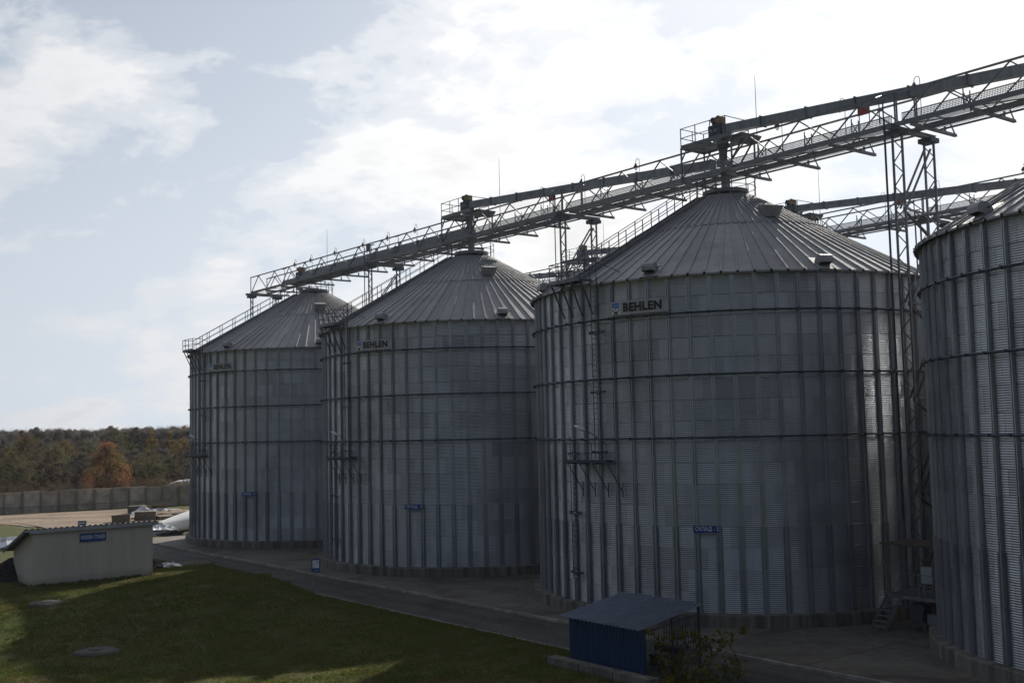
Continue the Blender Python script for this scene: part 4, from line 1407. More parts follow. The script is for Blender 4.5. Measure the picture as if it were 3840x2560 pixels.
# ------------------------------------------------------------------ blue shelter by the road
def make_shelter():
    r = thing('blue_shelter', 'blue corrugated lean-to shelter with open barred sides beside the road', 'shelter', (2.28, 50.08, 0.0), ANG_U)
    Lx = 4.74; zf, zb, y0, y1 = 2.15, 2.78, -0.33, 3.75
    def rz(y): return zf + (zb - zf) * (y - y0) / (y1 - y0)
    prof = [(0, 0), (0.35, 0), (0.5, 1), (0.85, 1)]
    def corr(x0, x1, pitch, d):
        pts = []; x = x0
        while x < x1 - 1e-6:
            for a, h in prof:
                if x + a * pitch <= x1: pts.append((x + a * pitch, h * d))
            x += pitch
        pts.append((x1, 0)); return pts
    # front wall: three sheets
    for i in range(4):
        a, b_ = Lx * i / 4, Lx * (i + 1) / 4
        pts = corr(a, b_, 0.2, 0.045)
        m = MB(); n = len(pts)
        m.v = [(x, -d - 0.01, 0.32) for x, d in pts] + [(x, -d - 0.01, 2.12) for x, d in pts]
        m.f = [(k, k + 1, n + k + 1, n + k) for k in range(n - 1)]
        m.build('wall_sheet', 'blue_sheet', r)
    for x in (0.03, Lx - 0.03):
        MB().bar((x, 0.05, 0), (x, 0.05, rz(0) - 0.05), 0.07).build('post', 'blue_sheet', r)
    roof = link('roof', None, r)
    X0, X1 = -0.42, 4.68
    for i in range(5):
        a, b_ = X0 + (X1 - X0) * i / 5, X0 + (X1 - X0) * (i + 1) / 5 + 0.04
        pts = corr(a, b_, 0.24, 0.05)
        m = MB(); n = len(pts); dz = 0.006 * (i % 2)
        for y in (y0, y1):
            for x, d in pts: m.v.append((x, y, rz(y) + d + dz))
        for y in (y0, y1):
            for x, d in pts: m.v.append((x, y, rz(y) + d + dz - 0.01))
        m.f = [(k, k + 1, n + k + 1, n + k) for k in range(n - 1)] + [(2 * n + k, 3 * n + k, 3 * n + k + 1, 2 * n + k + 1) for k in range(n - 1)] + [(k, 2 * n + k, 2 * n + k + 1, k + 1) for k in range(n - 1)]
        m.build('roof_sheet', 'blue_roof', roof)
    for y in (0.1, 1.9, 3.5):
        MB().bar((-0.3, y, rz(y) - 0.06), (Lx - 0.1, y, rz(y) - 0.06), 0.05, 0.08).build('purlin', 'dark_steel', roof)
    for x in (0.05, Lx - 0.22):
        for y in (1.9, 3.6):
            MB().bar((x, y, 0), (x, y, rz(y) - 0.02), 0.08).build('post', 'dark_steel', r)
        MB().bar((x, 0.05, 1.95), (x, 3.6, 2.35), 0.05).build('rail', 'dark_steel', r)
        MB().bar((x, 0.05, 0.35), (x, 3.6, 0.35), 0.05).build('rail', 'dark_steel', r)
        MB().bar((x, 0.05, 1.2), (x, 3.6, 1.2), 0.035).build('rail', 'dark_steel', r)
        bm = MB().bar((0, 0, 0.3), (0, 0, 2.05), 0.022).mesh('bar', 'dark_steel')
        y = 0.2
        while y < 3.55:
            link('bar', bm, r, (x, y, 0)); y += 0.15
    y = 3.6
    bm = MB().bar((0, 0, 0.3), (0, 0, 2.4), 0.022).mesh('bar', 'dark_steel')
    x = 2.4
    while x < Lx - 0.1:
        link('bar', bm, r, (x, y, 0)); x += 0.16
    MB().bar((2.4, y, 1.3), (Lx, y, 1.3), 0.04).build('rail', 'dark_steel', r)
    MB().b2((-0.1, -0.05, -0.05), (Lx + 0.1, 3.8, 0.05)).build('floor', 'apron_concrete', r)
    b = thing('bench', 'dark wooden bench inside the blue shelter', 'bench', tuple(Vector((2.28, 50.08, 0)) + Vector((U.x * 2.6 + NV.x * 2.3, U.y * 2.6 + NV.y * 2.3, 0.05))), ANG_U)
    for i in range(3): MB().b2((0, i * 0.15, 0.42), (1.8, i * 0.15 + 0.12, 0.46)).build('seat_slat', 'wood_dark', b)
    for x in (0.15, 1.6): MB().b2((x, 0, 0), (x + 0.08, 0.42, 0.42)).build('leg', 'wood_dark', b)
    MB().b2((0, 0.44, 0.62), (1.8, 0.48, 0.85)).build('backrest', 'wood_dark', b)
    for i in range(3):
        p = Vector((2.28, 50.08)) + U * (-0.75 + i * 2.15) - NV * 0.42
        m = MB(); w, d, h = 2.1, 0.55, 0.40
        o = m.box((w / 2, 0, 0.18), (w, d, h + 0.02)).build('concrete_block', 'concrete', loc=(p.x, p.y, -0.02), rz=ANG_U + rnd.uniform(-0.02, 0.02))
        tag(o, ['long concrete block at the grass end of the blue shelter wall', 'long concrete block under the middle of the blue shelter wall', 'long concrete block at the roadside end of the blue shelter wall'][i], 'block', 'concrete blocks along the blue shelter')


make_shelter()


# ------------------------------------------------------------------ signs, manholes, heaps
def make_info_sign():
    p = (-13.85, 76.19, 0.05)
    r = thing('information_sign', 'blue and white information sign on a thin post at the road edge', 'sign', p, R_(14))
    MB().tube([(0, 0, -0.1), (0, 0, 2.0)], 0.025, 6).build('post', 'frame_steel', r)
    b = MB().b2((-0.29, -0.045, 1.06), (0.29, -0.025, 1.96)).build('board', 'sign_blue', r)
    MB().b2((-0.225, -0.052, 1.34), (0.225, -0.046, 1.875)).build('white_field', 'sign_white', b)
    m = MB()
    for i in range(9):
        a = R_(178 - i * 8.5); rr = 0.36
        x, z = 0.20 + rr * math.cos(a), 1.40 + rr * math.sin(a)
        m.box((x, -0.056, z), (0.045, 0.004, 0.022))
    m.add([(0.08, -0.057, 1.70), (0.16, -0.057, 1.70), (0.145, -0.057, 1.84), (0.10, -0.057, 1.80)], [(0, 1, 2, 3)])
    m.build('arc_mark', 'sign_red', b)
    MB().box((-0.15, -0.056, 1.40), (0.06, 0.004, 0.035)).build('arc_foot', 'logo_black', b)
    vs, fs = fit_text('V = 250 м', 0.40, 0.075, 0.01)
    MB().add([(x - 0.2, -0.049, 1.14 + y) for x, y in vs], fs).build('lettering', 'sign_white', b)


make_info_sign()


def manhole(x, y, r0, lab, seed, slab=False):
    rg = random.Random(seed); z = mound(x, y)
    t = thing('manhole', lab, 'manhole', (x, y, z))
    m = MB(); n = 26
    rr = [r0 * (1 + rg.uniform(-0.14, 0.07)) for _ in range(n)]
    def ring(f, zz): return [(rr[k] * f * math.cos(2 * math.pi * k / n), rr[k] * f * math.sin(2 * math.pi * k / n), zz + (rg.uniform(-0.02, 0.02) if f > 0.8 else 0)) for k in range(n)]
    R0 = ring(1.08, -0.15) + ring(1.0, 0.05) + ring(0.90, 0.13) + ring(0.5, 0.16)
    m.add(R0, [(i * n + k, i * n + (k + 1) % n, (i + 1) * n + (k + 1) % n, (i + 1) * n + k) for i in range(3) for k in range(n)] + [tuple(3 * n + k for k in range(n))])
    m.build('collar', 'manhole', t)
    MB().lathe([(0.0, 0.20), (0.30, 0.20), (0.34, 0.185), (0.34, 0.14)], 20).build('lid', 'manhole', t)


manhole(-26.6, 62.5, 0.98, 'concrete manhole collar in the grass near the pump house corner', 1)
manhole(-20.8, 54.8, 1.05, 'broad cracked concrete manhole collar in the open shaded grass', 2)
manhole(-17.9, 74.6, 1.10, 'concrete manhole collar on the mound edge towards the information sign', 3)
manhole(-23.2, 80.3, 1.25, 'broad flat concrete manhole collar between the pump house and the road', 4)


def heap(name, lab, cat, x, y, rx, ry, h, mat, seed, rough=0.25, seg=18, rings=7, z=0.0, rz=0.0, group=None, smooth=True):
    "a lumpy heap or crumpled sheet"
    rg = random.Random(seed); m = MB()
    for i in range(rings + 1):
        f = i / rings
        for k in range(seg):
            a = 2 * math.pi * k / seg
            rr = math.cos(f * math.pi / 2) ** 0.8
            j = 1 + rg.uniform(-rough, rough)
            m.v.append((rx * rr * j * math.cos(a), ry * rr * j * math.sin(a), h * math.sin(f * math.pi / 2) * (1 + rg.uniform(-rough, rough) * (0 < i)) - (0.15 if i == 0 else 0)))
    for i in range(rings):
        for k in range(seg): m.f.append((i * seg + k, i * seg + (k + 1) % seg, (i + 1) * seg + (k + 1) % seg, (i + 1) * seg + k))
    m.f.append(tuple(rings * seg + k for k in range(seg)))
    o = m.build(name, mat, loc=(x, y, z), rz=rz, smooth=smooth)
    return tag(o, lab, cat, group)


def coal_heap():
    r = thing('coal_heap', 'dark heap of coal beside the pump house', 'heap', (-33.6, 73.6, 1.3))
    rg = random.Random(5); m = MB(); n = 26; k = 12
    for i in range(k + 1):
        f = i / k
        for j in range(n):
            a = 2 * math.pi * j / n; rr = 2.1 * (1 - f) ** 0.75
            m.v.append((rr * math.cos(a) * rg.uniform(0.92, 1.08), rr * math.sin(a) * rg.uniform(0.92, 1.08), 1.55 * f + rg.uniform(-0.06, 0.06) - 0.1))
    for i in range(k):
        for j in range(n): m.f.append((i * n + j, i * n + (j + 1) % n, (i + 1) * n + (j + 1) % n, (i + 1) * n + j))
    m.build('core', 'coal', r)
    q = MB()
    for _ in range(700):
        f = rg.random(); a = rg.uniform(0, 2 * math.pi); rr = 2.1 * (1 - f) ** 0.75
        s_ = rg.uniform(0.05, 0.13)
        q.box((rr * math.cos(a), rr * math.sin(a), 1.55 * f - 0.05), (s_, s_ * rg.uniform(0.6, 1), s_ * rg.uniform(0.5, 1)), rg.uniform(0, 3))
    q.build('lumps', 'coal', r, kind='stuff')


coal_heap()


def grain_bag(name, lab, x, y, L_, rz, r0=1.35, z=0.0, group=None, mat='plastic_white', taper=3.2):
    "long white silage tube with a tied, sagging end"
    m = MB(); n = 20; ns = 26; rg = random.Random(lab)
    for i in range(ns + 1):
        f = i / ns; d = f * L_
        k = min(1, (d / taper)) ** 0.6
        w = r0 * (0.10 + 0.90 * k); h = r0 * (0.08 + 0.86 * k)
        for j in range(n):
            a = 2 * math.pi * j / n
            wr = 1 + (0.07 * math.sin(5 * a + i * 1.3) + rg.uniform(-0.05, 0.05)) * (1.2 if d < 3.0 else 0.12)
            zz = math.sin(a) * h * wr
            zz = max(zz, -0.42 * h) + 0.42 * h
            m.v.append((d, math.cos(a) * w * wr * (1.12 if math.sin(a) < 0 else 1), zz))
    for i in range(ns):
        for j in range(n): m.f.append((i * n + j, i * n + (j + 1) % n, (i + 1) * n + (j + 1) % n, (i + 1) * n + j))
    m.f.append(tuple(range(n - 1, -1, -1))); m.f.append(tuple(ns * n + j for j in range(n)))
    return tag(m.build(name, mat, loc=(x, y, z), rz=rz, smooth=True), lab, 'grain bag', group)


grain_bag('grain_bag', 'long white plastic grain bag lying on the grass beside the end silo', -40.6, 120.6, 32, R_(62), 1.75, 0.05, taper=9.0)
heap('plastic_film', 'crumpled silvery film at the end of the long grain bag', 'film', -39.6, 121.0, 2.1, 1.5, 0.95, 'plastic_foil', 21, 0.32, 22, 6, 0.05, R_(20), smooth=False)
heap('plastic_film', 'crumpled black film at the foot of the grain bag', 'film', -37.4, 119.6, 1.2, 0.5, 0.4, 'plastic_black', 22, 0.4, 16, 4, 0.05, smooth=False)
grain_bag('grain_bag', 'white grain bag half hidden behind the concrete wall', -62, 194, 34, R_(22), 1.05, 1.55)
heap('plastic_film', 'flattened white grain bag film beside the pump house', 'film', -50.6, 109.5, 3.4, 2.2, 0.9, 'plastic_foil', 23, 0.35, 24, 5, 0.0, R_(-30), smooth=False)
heap('plastic_film', 'crumpled white film lying beside the pump house corner', 'film', -24.9, 78.6, 1.1, 0.6, 0.28, 'plastic_foil', 24, 0.4, 16, 4, 1.38, R_(10), smooth=False)
heap('plastic_film', 'black film bundle beside the pump house corner', 'film', -25.5, 77.6, 0.8, 0.5, 0.5, 'plastic_black', 25, 0.4, 14, 4, 1.38, R_(30), smooth=False)
heap('plastic_film', 'silvery film scraps by the dirt bank near the wall', 'film', -49.5, 152.5, 3.0, 1.2, 0.55, 'plastic_foil', 26, 0.5, 20, 4, 0.05, R_(30), smooth=False)
heap('plastic_film', 'white film crumpled between the rubble slabs', 'film', -51.6, 153.0, 1.4, 1.0, 0.8, 'plastic_foil', 27, 0.45, 16, 4, 0.05, R_(10), smooth=False)
heap('dirt_bank', 'low bank of bare dirt behind the grain bag', 'dirt', -46.2, 146.5, 5.0, 2.0, 0.75, 'yard_dirt', 28, 0.2, 24, 5, 0.0, R_(50))


def slab_block(x, y, z, d, rz, lab, seed, tilt=0.0):
    rg = random.Random(seed); w, l, h = d
    m = MB()
    vs = [((sx * w / 2) * rg.uniform(0.93, 1.03), (sy * l / 2) * rg.uniform(0.93, 1.03), (h if sz else 0) * rg.uniform(0.92, 1.05)) for sz in (0, 1) for sx, sy in ((-1, -1), (1, -1), (1, 1), (-1, 1))]
    m.add(vs, [(3, 2, 1, 0), (4, 5, 6, 7), (0, 1, 5, 4), (1, 2, 6, 5), (2, 3, 7, 6), (3, 0, 4, 7)])
    o = m.build('rubble_slab', 'rubble_stone', loc=(x, y, z), rz=rz)
    o.rotation_euler = (tilt, 0, rz)
    return tag(o, lab, 'slab', 'broken concrete slabs in the yard')


slab_block(-49.6, 138.5, 0.05, (2.2, 1.6, 0.95), R_(20), 'squat broken concrete block in the dirt yard nearest the pump house roof', 1)
slab_block(-47.3, 141.0, 0.05, (2.6, 1.2, 1.15), R_(12), 'second broken concrete block in the dirt yard, leaning', 2, 0.08)
slab_block(-52.6, 154.5, 0.05, (3.2, 1.6, 1.0), R_(8), 'large dark concrete slab lying in front of the concrete wall', 3)
slab_block(-50.4, 155.5, 0.75, (2.6, 1.4, 0.6), R_(25), 'pale tilted concrete slab resting on the large dark slab', 4, -0.35)
slab_block(-45.0, 141.5, 0.05, (2.0, 1.4, 0.5), R_(40), 'low broken concrete slab beside the dirt bank', 5, 0.1)

r = thing('yard_sign', 'small blue yard sign showing just above the pump house roof', 'sign', (-45.6, 116.0, 0.0), R_(20))
MB().b2((-0.42, -0.03, 1.55), (0.42, 0.0, 2.0)).build('board', 'sign_blue', r); MB().tube([(0, 0.02, 0), (0, 0.02, 1.9)], 0.04, 6).build('post', 'frame_steel', r)
MB().b2((-0.33, -0.036, 1.70), (0.33, -0.031, 1.84)).build('white_field', 'sign_white', r)


# ------------------------------------------------------------------ concrete wall
def make_wall():
    p0 = Vector((-52.0, 170.3)); p1 = Vector((-74.0, 158.6)); d = (p1 - p0).normalized(); pitch = 2.46
    r = thing('concrete_wall', 'long stained concrete panel wall behind the dirt yard', 'wall', (p0.x, p0.y, 0), math.atan2(d.y, d.x))
    # local x runs to the left, local -y ... the camera side is +y
    pm = MB()
    pm.b2((0.10, -0.08, 0.0), (pitch - 0.10, 0.03, 2.95))
    pm.b2((0.10, -0.12, 2.90), (pitch - 0.10, 0.10, 3.08))
    pm.b2((0.22, 0.03, 0.35), (0.34, 0.07, 2.75)); pm.b2((pitch - 0.34, 0.03, 0.35), (pitch - 0.22, 0.07, 2.75))
    pm = pm.mesh('panel', 'wall_concrete')
    po = MB().b2((-0.13, -0.12, 0), (0.13, 0.22, 3.0)).mesh('post', 'post_concrete')
    for i in range(-6, 22):
        dz = rnd.uniform(-0.11, 0.09)
        link('panel', pm, r, (i * pitch, 0, dz)); link('post', po, r, (i * pitch, 0, dz * 0.5))
    MB().tube([(-6 * pitch, 0.24, 0.95), (8 * pitch, 0.24, 0.92), (21 * pitch, 0.24, 0.95)], 0.05, 6).build('pipe', 'frame_steel', r)


make_wall()


# ------------------------------------------------------------------ foliage
def tree_meshes(name, h, w, nleaf, ls, mat, seed, shape='round', trunk_h=0.25, clumps=26, twig=False):
    rg = np.random.default_rng(seed)
    # clump centres inside the crown envelope
    cs = []
    zc0 = h * trunk_h
    while len(cs) < clumps:
        u_ = rg.uniform(-1, 1, 3)
        if (u_ ** 2).sum() > 1: continue
        fz = (u_[2] + 1) / 2
        if shape == 'cone': env = (1 - fz) ** 0.7 * 1.15
        elif shape == 'poplar': env = math.sin(math.pi * min(1, fz * 0.9 + 0.1)) ** 0.6
        else: env = math.sqrt(max(0.05, 1 - (fz * 1.6 - 0.75) ** 2))
        cs.append((u_[0] * w / 2 * env, u_[1] * w / 2 * env, zc0 + fz * (h - zc0) * 0.93))
    cs = np.array(cs)
    cr = rg.uniform(0.05, 0.17, clumps) * w * (0.9 if shape != 'poplar' else 1.2)
    idx = rg.integers(0, clumps, nleaf)
    dirs = rg.normal(size=(nleaf, 3)); dirs /= np.linalg.norm(dirs, axis=1)[:, None]
    rad = rg.uniform(0.05, 1.0, nleaf) ** 0.5 * (1 + 0.5 * (rg.random(nleaf) > 0.9))
    P = cs[idx] + dirs * (cr[idx] * rad)[:, None] * np.array([1, 1, 0.85])
    # leaf quads
    nrm = rg.normal(size=(nleaf, 3)); nrm /= np.linalg.norm(nrm, axis=1)[:, None]
    a = np.cross(nrm, rg.normal(size=(nleaf, 3))); a /= np.linalg.norm(a, axis=1)[:, None]
    b = np.cross(nrm, a)
    sz = rg.uniform(0.6, 1.3, nleaf)[:, None] * ls
    if twig: a, b = a * sz * 2.6 * np.array([0.7, 0.7, 1.2]), b * sz * 0.16
    else: a, b = a * sz, b * sz * 0.7
    V = np.stack([P - a * 0.5, P + b * 0.5, P + a * 0.5, P - b * 0.5], 1).reshape(-1, 3)
    me = D.meshes.new('crown'); nq = nleaf
    me.vertices.add(nq * 4); me.vertices.foreach_set('co', V.astype(np.float32).ravel())
    me.loops.add(nq * 4); me.loops.foreach_set('vertex_index', np.arange(nq * 4, dtype=np.int32))
    me.polygons.add(nq); me.polygons.foreach_set('loop_start', np.arange(0, nq * 4, 4, dtype=np.int32))
    me.update(calc_edges=True); me.validate()
    me.materials.append(MATS[mat])
    t = MB()
    tr = max(0.05, h * 0.018)
    t.tube([(0, 0, -0.2), (w * 0.01, 0, h * 0.35), (0, w * 0.015, h * 0.8)], tr, 7, tr * 0.25)
    for i in range(min(clumps, 14)):
        c = cs[i]; z0 = max(h * 0.12, c[2] - 0.25 * h)
        t.tube([(0, 0, z0), (c[0] * 0.55, c[1] * 0.55, (z0 + c[2]) / 2 + 0.05 * h), tuple(c)], tr * 0.45, 5, tr * 0.08)
    return me, t.mesh('trunk', 'bark')


TREES = {
    'olive': tree_meshes('olive', 14, 11, 12000, 0.30, 'leaf_olive', 1, 'round', 0.08, 80),
    'orange': tree_meshes('orange', 15, 11, 12000, 0.30, 'leaf_orange', 2, 'round', 0.08, 80),
    'poplar': tree_meshes('poplar', 16, 3.8, 5000, 0.28, 'leaf_yellow', 3, 'poplar', 0.15, 40),
    'red': tree_meshes('red', 10.5, 10.5, 15000, 0.21, 'leaf_red', 4, 'cone', 0.03, 90),
    'brown': tree_meshes('brown', 10, 8, 11000, 0.26, 'leaf_brown', 5, 'round', 0.03, 60),
    'bare': tree_meshes('bare', 13, 10, 12000, 0.40, 'leaf_bare', 6, 'round', 0.06, 60, True),
    'bush': tree_meshes('bush', 3.2, 5.0, 2400, 0.22, 'leaf_brown', 7, 'round', 0.02, 18, True),
    'shrub': tree_meshes('shrub', 6.0, 5.0, 3000, 0.30, 'leaf_olive', 8, 'round', 0.05, 22),
}


def plant(kind, name, x, y, sc, label, cat='tree', group=None, sz=1.0):
    cm, tm = TREES[kind]
    r = thing(name, label, cat, (x, y, 0), rnd.uniform(0, 6.28), group); r.scale = (sc, sc, sc * sz)
    link('crown', cm, r); link('trunk', tm, r)
    return r


def at_px(px, dist):
    "ground point along the view column px (photo pixels) at forward distance dist"
    return ((px - 1920) / FPX * dist + 0.0, dist)


def woods():
    # individual trees beyond the wall
    for kind, px, d, sc, lab, szz in (
            ('red', 400, 192, 1.0, 'red and orange autumn tree just behind the concrete wall', 1.0),
            ('orange', 95, 235, 0.84, 'broad golden brown tree at the wood edge above the wall', 1.0),
            ('orange', 225, 240, 0.75, 'smaller golden green tree beside the broad golden tree', 1.0),
            ('olive', 430, 262, 0.95, 'tall olive green tree behind the red tree', 1.0),
            ('poplar', 566, 262, 0.82, 'slim yellow poplar standing out of the wood', 1.0),
            ('poplar', 632, 264, 0.78, 'fainter yellow poplar near the end silo', 1.0),
            ('orange', 690, 262, 0.72, 'orange tree half hidden by the end silo', 1.0),
            ('olive', 50, 200, 0.72, 'green willow like tree close behind the wall end', 1.0),
            ('brown', 190, 196, 0.80, 'brownish thicket tree close behind the wall', 1.0),
            ('shrub', 480, 205, 0.9, 'grey green shrub beside the red tree', 1.2),
            ('olive', 330, 250, 0.76, 'dark green tree between the golden tree and the tall olive tree', 1.0)):
        x, y = at_px(px, d); plant(kind, 'autumn_tree', x, y, sc, lab, 'tree', None, szz)
    rg = random.Random(11)
    G = 'dark trees of the wood behind the wall'
    for d0, d1, s0, s1 in ((205, 222, 0.45, 0.66), (230, 258, 0.58, 0.80)):
        for px in range(-160, 860, 36):
            d = rg.uniform(d0, d1); x, y = at_px(px + rg.uniform(-14, 14), d)
            plant(rg.choice(['brown', 'brown', 'olive', 'bare', 'brown']), 'wood_tree', x, y, rg.uniform(s0, s1), 'dark brown green tree in the thick of the wood', 'tree', G)
    G = 'bare grey trees on the wood skyline'
    for row, (d0, d1) in enumerate(((285, 310), (325, 360), (380, 420))):
        for px in range(-200, 900, 40):
            d = rg.uniform(d0, d1); x, y = at_px(px + rg.uniform(-18, 18), d)
            k = rg.choice(['bare', 'bare', 'bare', 'brown', 'orange' if row == 2 else 'bare'])
            hgt = (10.6 + d * rg.uniform(0.0085, 0.0135)) / {'bare': 13, 'brown': 10, 'orange': 15}[k]
            plant(k, 'skyline_tree', x, y, hgt, 'bare grey brown tree on the far skyline', 'tree', G)
    G = 'dry bushes behind the concrete wall'
    for px in range(-120, 800, 24):
        d = rg.uniform(176, 200)
        x, y = at_px(px + rg.uniform(-8, 8), d)
        if px > 330 and px < 470: continue
        plant('bush', 'dry_bush', x, y, rg.uniform(0.85, 1.25), 'dry reddish brown bush along the back of the wall', 'bush', G)


woods()


def make_vine():
    r = thing('grape_vine', 'sprawling vine with green and yellow leaves beside the blue shelter', 'vine', (2.28, 50.08, 0.0), ANG_U)
    rg = np.random.default_rng(3)
    blobs = [(4.9, 0.9, 1.55, 0.45), (5.0, 1.7, 1.75, 0.45), (5.0, 2.6, 1.5, 0.55), (5.0, 0.6, 1.0, 0.35), (5.2, 0.7, 0.45, 0.5), (5.3, 1.5, 0.8, 0.5), (5.9, 2.9, 1.25, 0.65), (6.3, 3.4, 1.6, 0.5), (6.1, 2.1, 0.7, 0.7),
             (6.9, 2.7, 0.7, 0.75), (7.4, 2.4, 0.5, 0.6), (5.7, 1.0, 0.3, 0.6), (6.6, 1.2, 0.35, 0.65), (7.3, 1.5, 0.3, 0.55), (6.0, 0.2, 0.2, 0.5), (5.0, 3.4, 1.2, 0.4), (6.8, 3.9, 1.9, 0.28), (4.8, 0.3, 2.0, 0.2)]
    P = []
    for x, y, z, rr in blobs:
        n = int(10 + 105 * rr * rr)
        d = rg.normal(size=(n, 3)); d /= np.linalg.norm(d, axis=1)[:, None]
        P.append(np.array([x, y, z]) + d * (rr * rg.uniform(0.2, 1.15, n) ** 0.6)[:, None] * np.array([1, 1, 0.8]))
    P = np.concatenate(P); P = P[P[:, 2] > 0.06]; n = len(P)
    nr = rg.normal(size=(n, 3)) + np.array([0.2, -0.5, 0.8]); nr /= np.linalg.norm(nr, axis=1)[:, None]
    a = np.cross(nr, rg.normal(size=(n, 3))); a /= np.linalg.norm(a, axis=1)[:, None]; b = np.cross(nr, a)
    sz = rg.uniform(0.05, 0.13, n)[:, None]
    k = 6; ang = [0, 55, 120, 180, 240, 305]; rad = [1.0, 0.75, 0.95, 0.55, 0.95, 0.75]
    V = np.stack([P + sz * q * (a * math.cos(R_(t_)) + b * math.sin(R_(t_))) for t_, q in zip(ang, rad)], 1).reshape(-1, 3)
    m = MB(); m.v = [tuple(v) for v in V]; m.f = [tuple(range(i * k, i * k + k)) for i in range(n)]
    m.build('leaves', 'leaf_vine', r, kind='stuff')
    t = MB()
    for x, y, z, rr in blobs:
        t.tube([(5.1 + 0.2 * (x - 5), 1.4, 0.0), ((x + 5.2) / 2, (y + 1.5) / 2, z * 0.7 + 0.15), (x, y, z)], 0.022, 5, 0.008)
    t.build('stems', 'bark', r)


make_vine()


# ------------------------------------------------------------------ grass blades
def grass():
    rg = np.random.default_rng(9)
    pts = []
    n_try = 150000
    s_ = rg.uniform(-46, 22, n_try); o_ = rg.uniform(-46, -19.75, n_try)
    X = C2.x + U.x * s_ + NV.x * o_; Y = C2.y + U.y * s_ + NV.y * o_
    # keep what the picture can see
    pxl = X / np.maximum(Y, 1) * FPX + 1920
    ok = (Y > 42) & (pxl > -120) & (pxl < 3000)
    hx, hy = X + 30.43, Y - 69.53
    lx = hx * NV.x + hy * NV.y; ly = -(hx * U.x + hy * U.y)
    ok &= ~((lx > -0.05) & (lx < 7.7) & (ly > -0.05) & (ly < 4.7))
    bx, by = X - 2.28, Y - 50.08
    lx = bx * U.x + by * U.y; ly = bx * NV.x + by * NV.y
    ok &= ~((lx > -0.8) & (lx < 6) & (ly > -0.7) & (ly < 4))
    X, Y = X[ok], Y[ok]; n = len(X)
    Z = np.array([mound(x, y) for x, y in zip(X, Y)])
    nb = 3
    V = []
    h = rg.uniform(0.04, 0.11, n) * (1 + 0.8 * (rg.random(n) > 0.94))
    V = np.empty((n, nb, 3, 3)); 
    for k in range(nb):
        a = rg.uniform(0, 2 * np.pi, n); w = rg.uniform(0.02, 0.045, n); le = rg.uniform(0.0, 0.09, n)
        jx = rg.uniform(-0.07, 0.07, n); jy = rg.uniform(-0.07, 0.07, n)
        base = np.stack([X + jx, Y + jy, Z - 0.03], 1)
        d = np.stack([np.cos(a), np.sin(a), 0 * a], 1)
        V[:, k, 0] = base - d * w[:, None]; V[:, k, 1] = base + d * w[:, None]
        V[:, k, 2] = base + np.stack([-np.sin(a) * le, np.cos(a) * le, h + 0.05], 1)
    V = V.reshape(-1, 3); nt = n * nb
    me = D.meshes.new('grass')
    me.vertices.add(nt * 3); me.vertices.foreach_set('co', V.astype(np.float32).ravel())
    me.loops.add(nt * 3); me.loops.foreach_set('vertex_index', np.arange(nt * 3, dtype=np.int32))
    me.polygons.add(nt); me.polygons.foreach_set('loop_start', np.arange(0, nt * 3, 3, dtype=np.int32))
    me.update(calc_edges=True)
    me.materials.append(MATS['grass_blade'])
    o = link('grass', me, kind='stuff'); tag(o, 'short patchy grass covering the mound', 'grass')



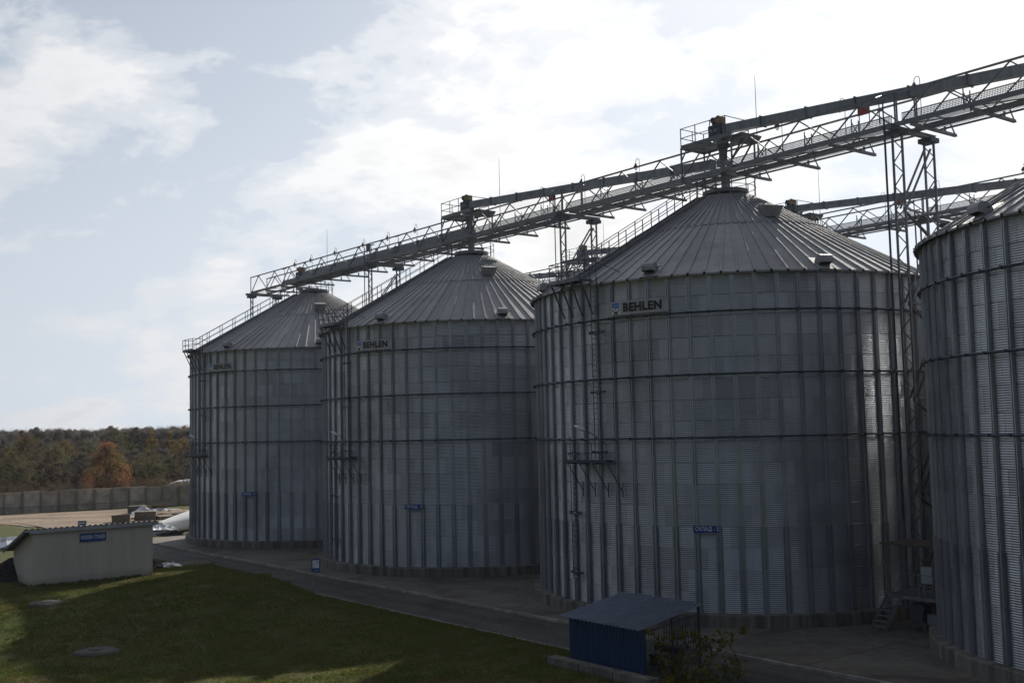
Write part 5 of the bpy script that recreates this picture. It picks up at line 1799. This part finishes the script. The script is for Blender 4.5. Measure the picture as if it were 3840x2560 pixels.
def weeds():
    rg = random.Random(17); m = MB(); lf = MB()
    def ok(x, y):
        d = Vector((x, y)) - C2; s_, o_ = d.dot(U), d.dot(NV)
        h = Vector((x + 30.43, y - 69.53)); lx, ly = h.dot(NV), -h.dot(U)
        return o_ < -19.7 and not (-0.2 < lx < 7.9 and -0.2 < ly < 5)
    def clump(x, y, r, h, n):
        z = mound(x, y) - 0.02
        for _ in range(n):
            a = rg.uniform(0, 6.283); q = r * math.sqrt(rg.random()); bx, by = x + q * math.cos(a), y + q * math.sin(a)
            a2 = rg.uniform(0, 6.283); w = rg.uniform(0.02, 0.06); ln = rg.uniform(0.4, 1) * h; le = rg.uniform(0.2, 0.9) * ln
            dx, dy = math.cos(a2), math.sin(a2)
            m.add([(bx - dy * w, by + dx * w, z), (bx + dy * w, by - dx * w, z), (bx + dx * le * 0.6 + dy * w * 0.8, by + dy * le * 0.6 - dx * w * 0.8, z + ln * 0.75), (bx + dx * le, by + dy * le, z + ln)], [(0, 1, 2, 3)])
    for _ in range(420):
        s_ = rg.uniform(-38, 14); o_ = -20 - 26 * rg.random() ** 1.2
        p = so(s_, o_)
        if p.y > 43 and ok(p.x, p.y): clump(p.x, p.y, rg.uniform(0.12, 0.5), rg.uniform(0.08, 0.2), rg.randint(14, 40))
    for _ in range(260):                                     # ragged verge along the road
        p = so(rg.uniform(-30, 12), -19.72 - 0.35 * rg.random()); clump(p.x, p.y, rg.uniform(0.1, 0.3), rg.uniform(0.07, 0.16), rg.randint(8, 20))
    for k in range(70):                                      # along the foot of the pump house
        f = rg.uniform(-0.1, 7.7); p = Vector((-30.43, 69.53)) + NV * f + U * rg.uniform(0.02, 0.2); clump(p.x, p.y, 0.12, rg.uniform(0.1, 0.28), rg.randint(8, 18))
    clump(-12.8, 56.8, 0.6, 0.28, 160); clump(-12.2, 57.0, 0.4, 0.22, 80); clump(-16.9, 73.6, 0.5, 0.35, 120)
    o = m.build('weed_clumps', 'grass_blade', kind='stuff'); tag(o, 'scattered weed clumps in the grass and along the road edge', 'weeds')
    for _ in range(900):
        s_ = rg.uniform(-36, 30); o_ = rg.uniform(-45, -15.3); p = so(s_, o_)
        if p.y < 43: continue
        z = (mound(p.x, p.y) + 0.085) if o_ < -19.8 else 0.008
        a = rg.uniform(0, 6.283); w = rg.uniform(0.03, 0.07); t_ = rg.uniform(-0.02, 0.03)
        lf.add([(p.x + w * math.cos(a), p.y + w * math.sin(a), z), (p.x - w * 0.7 * math.sin(a), p.y + w * 0.7 * math.cos(a), z + t_), (p.x - w * math.cos(a), p.y - w * math.sin(a), z + 0.01), (p.x + w * 0.7 * math.sin(a), p.y - w * 0.7 * math.cos(a), z + t_)], [(0, 1, 2, 3)])
    o = lf.build('fallen_leaves', 'leaf_yellow', kind='stuff'); tag(o, 'fallen yellow leaves strewn over grass and road', 'leaves')


weeds()

grass()


# ------------------------------------------------------------------ thin autumn haze over the whole place
def make_haze():
    m = D.materials.new('haze'); m.use_nodes = True
    t = m.node_tree; t.nodes.clear()
    out = N(t, 'ShaderNodeOutputMaterial'); v = N(t, 'ShaderNodeVolumePrincipled')
    v.inputs['Color'].default_value = (0.86, 0.92, 1.0, 1); v.inputs['Density'].default_value = HAZE_DENSITY; v.inputs['Anisotropy'].default_value = 0.2
    L(t, v.outputs[0], out.inputs['Volume'])
    MATS['haze'] = m
    b = MB().b2((-420, -60, -1.5), (260, 560, 36))
    o = b.build('haze', 'haze', kind='stuff'); tag(o, 'thin pale haze hanging over the yard and the wood', 'haze')


if HAZE_DENSITY > 0:
    make_haze()
bpy.context.view_layer.update()
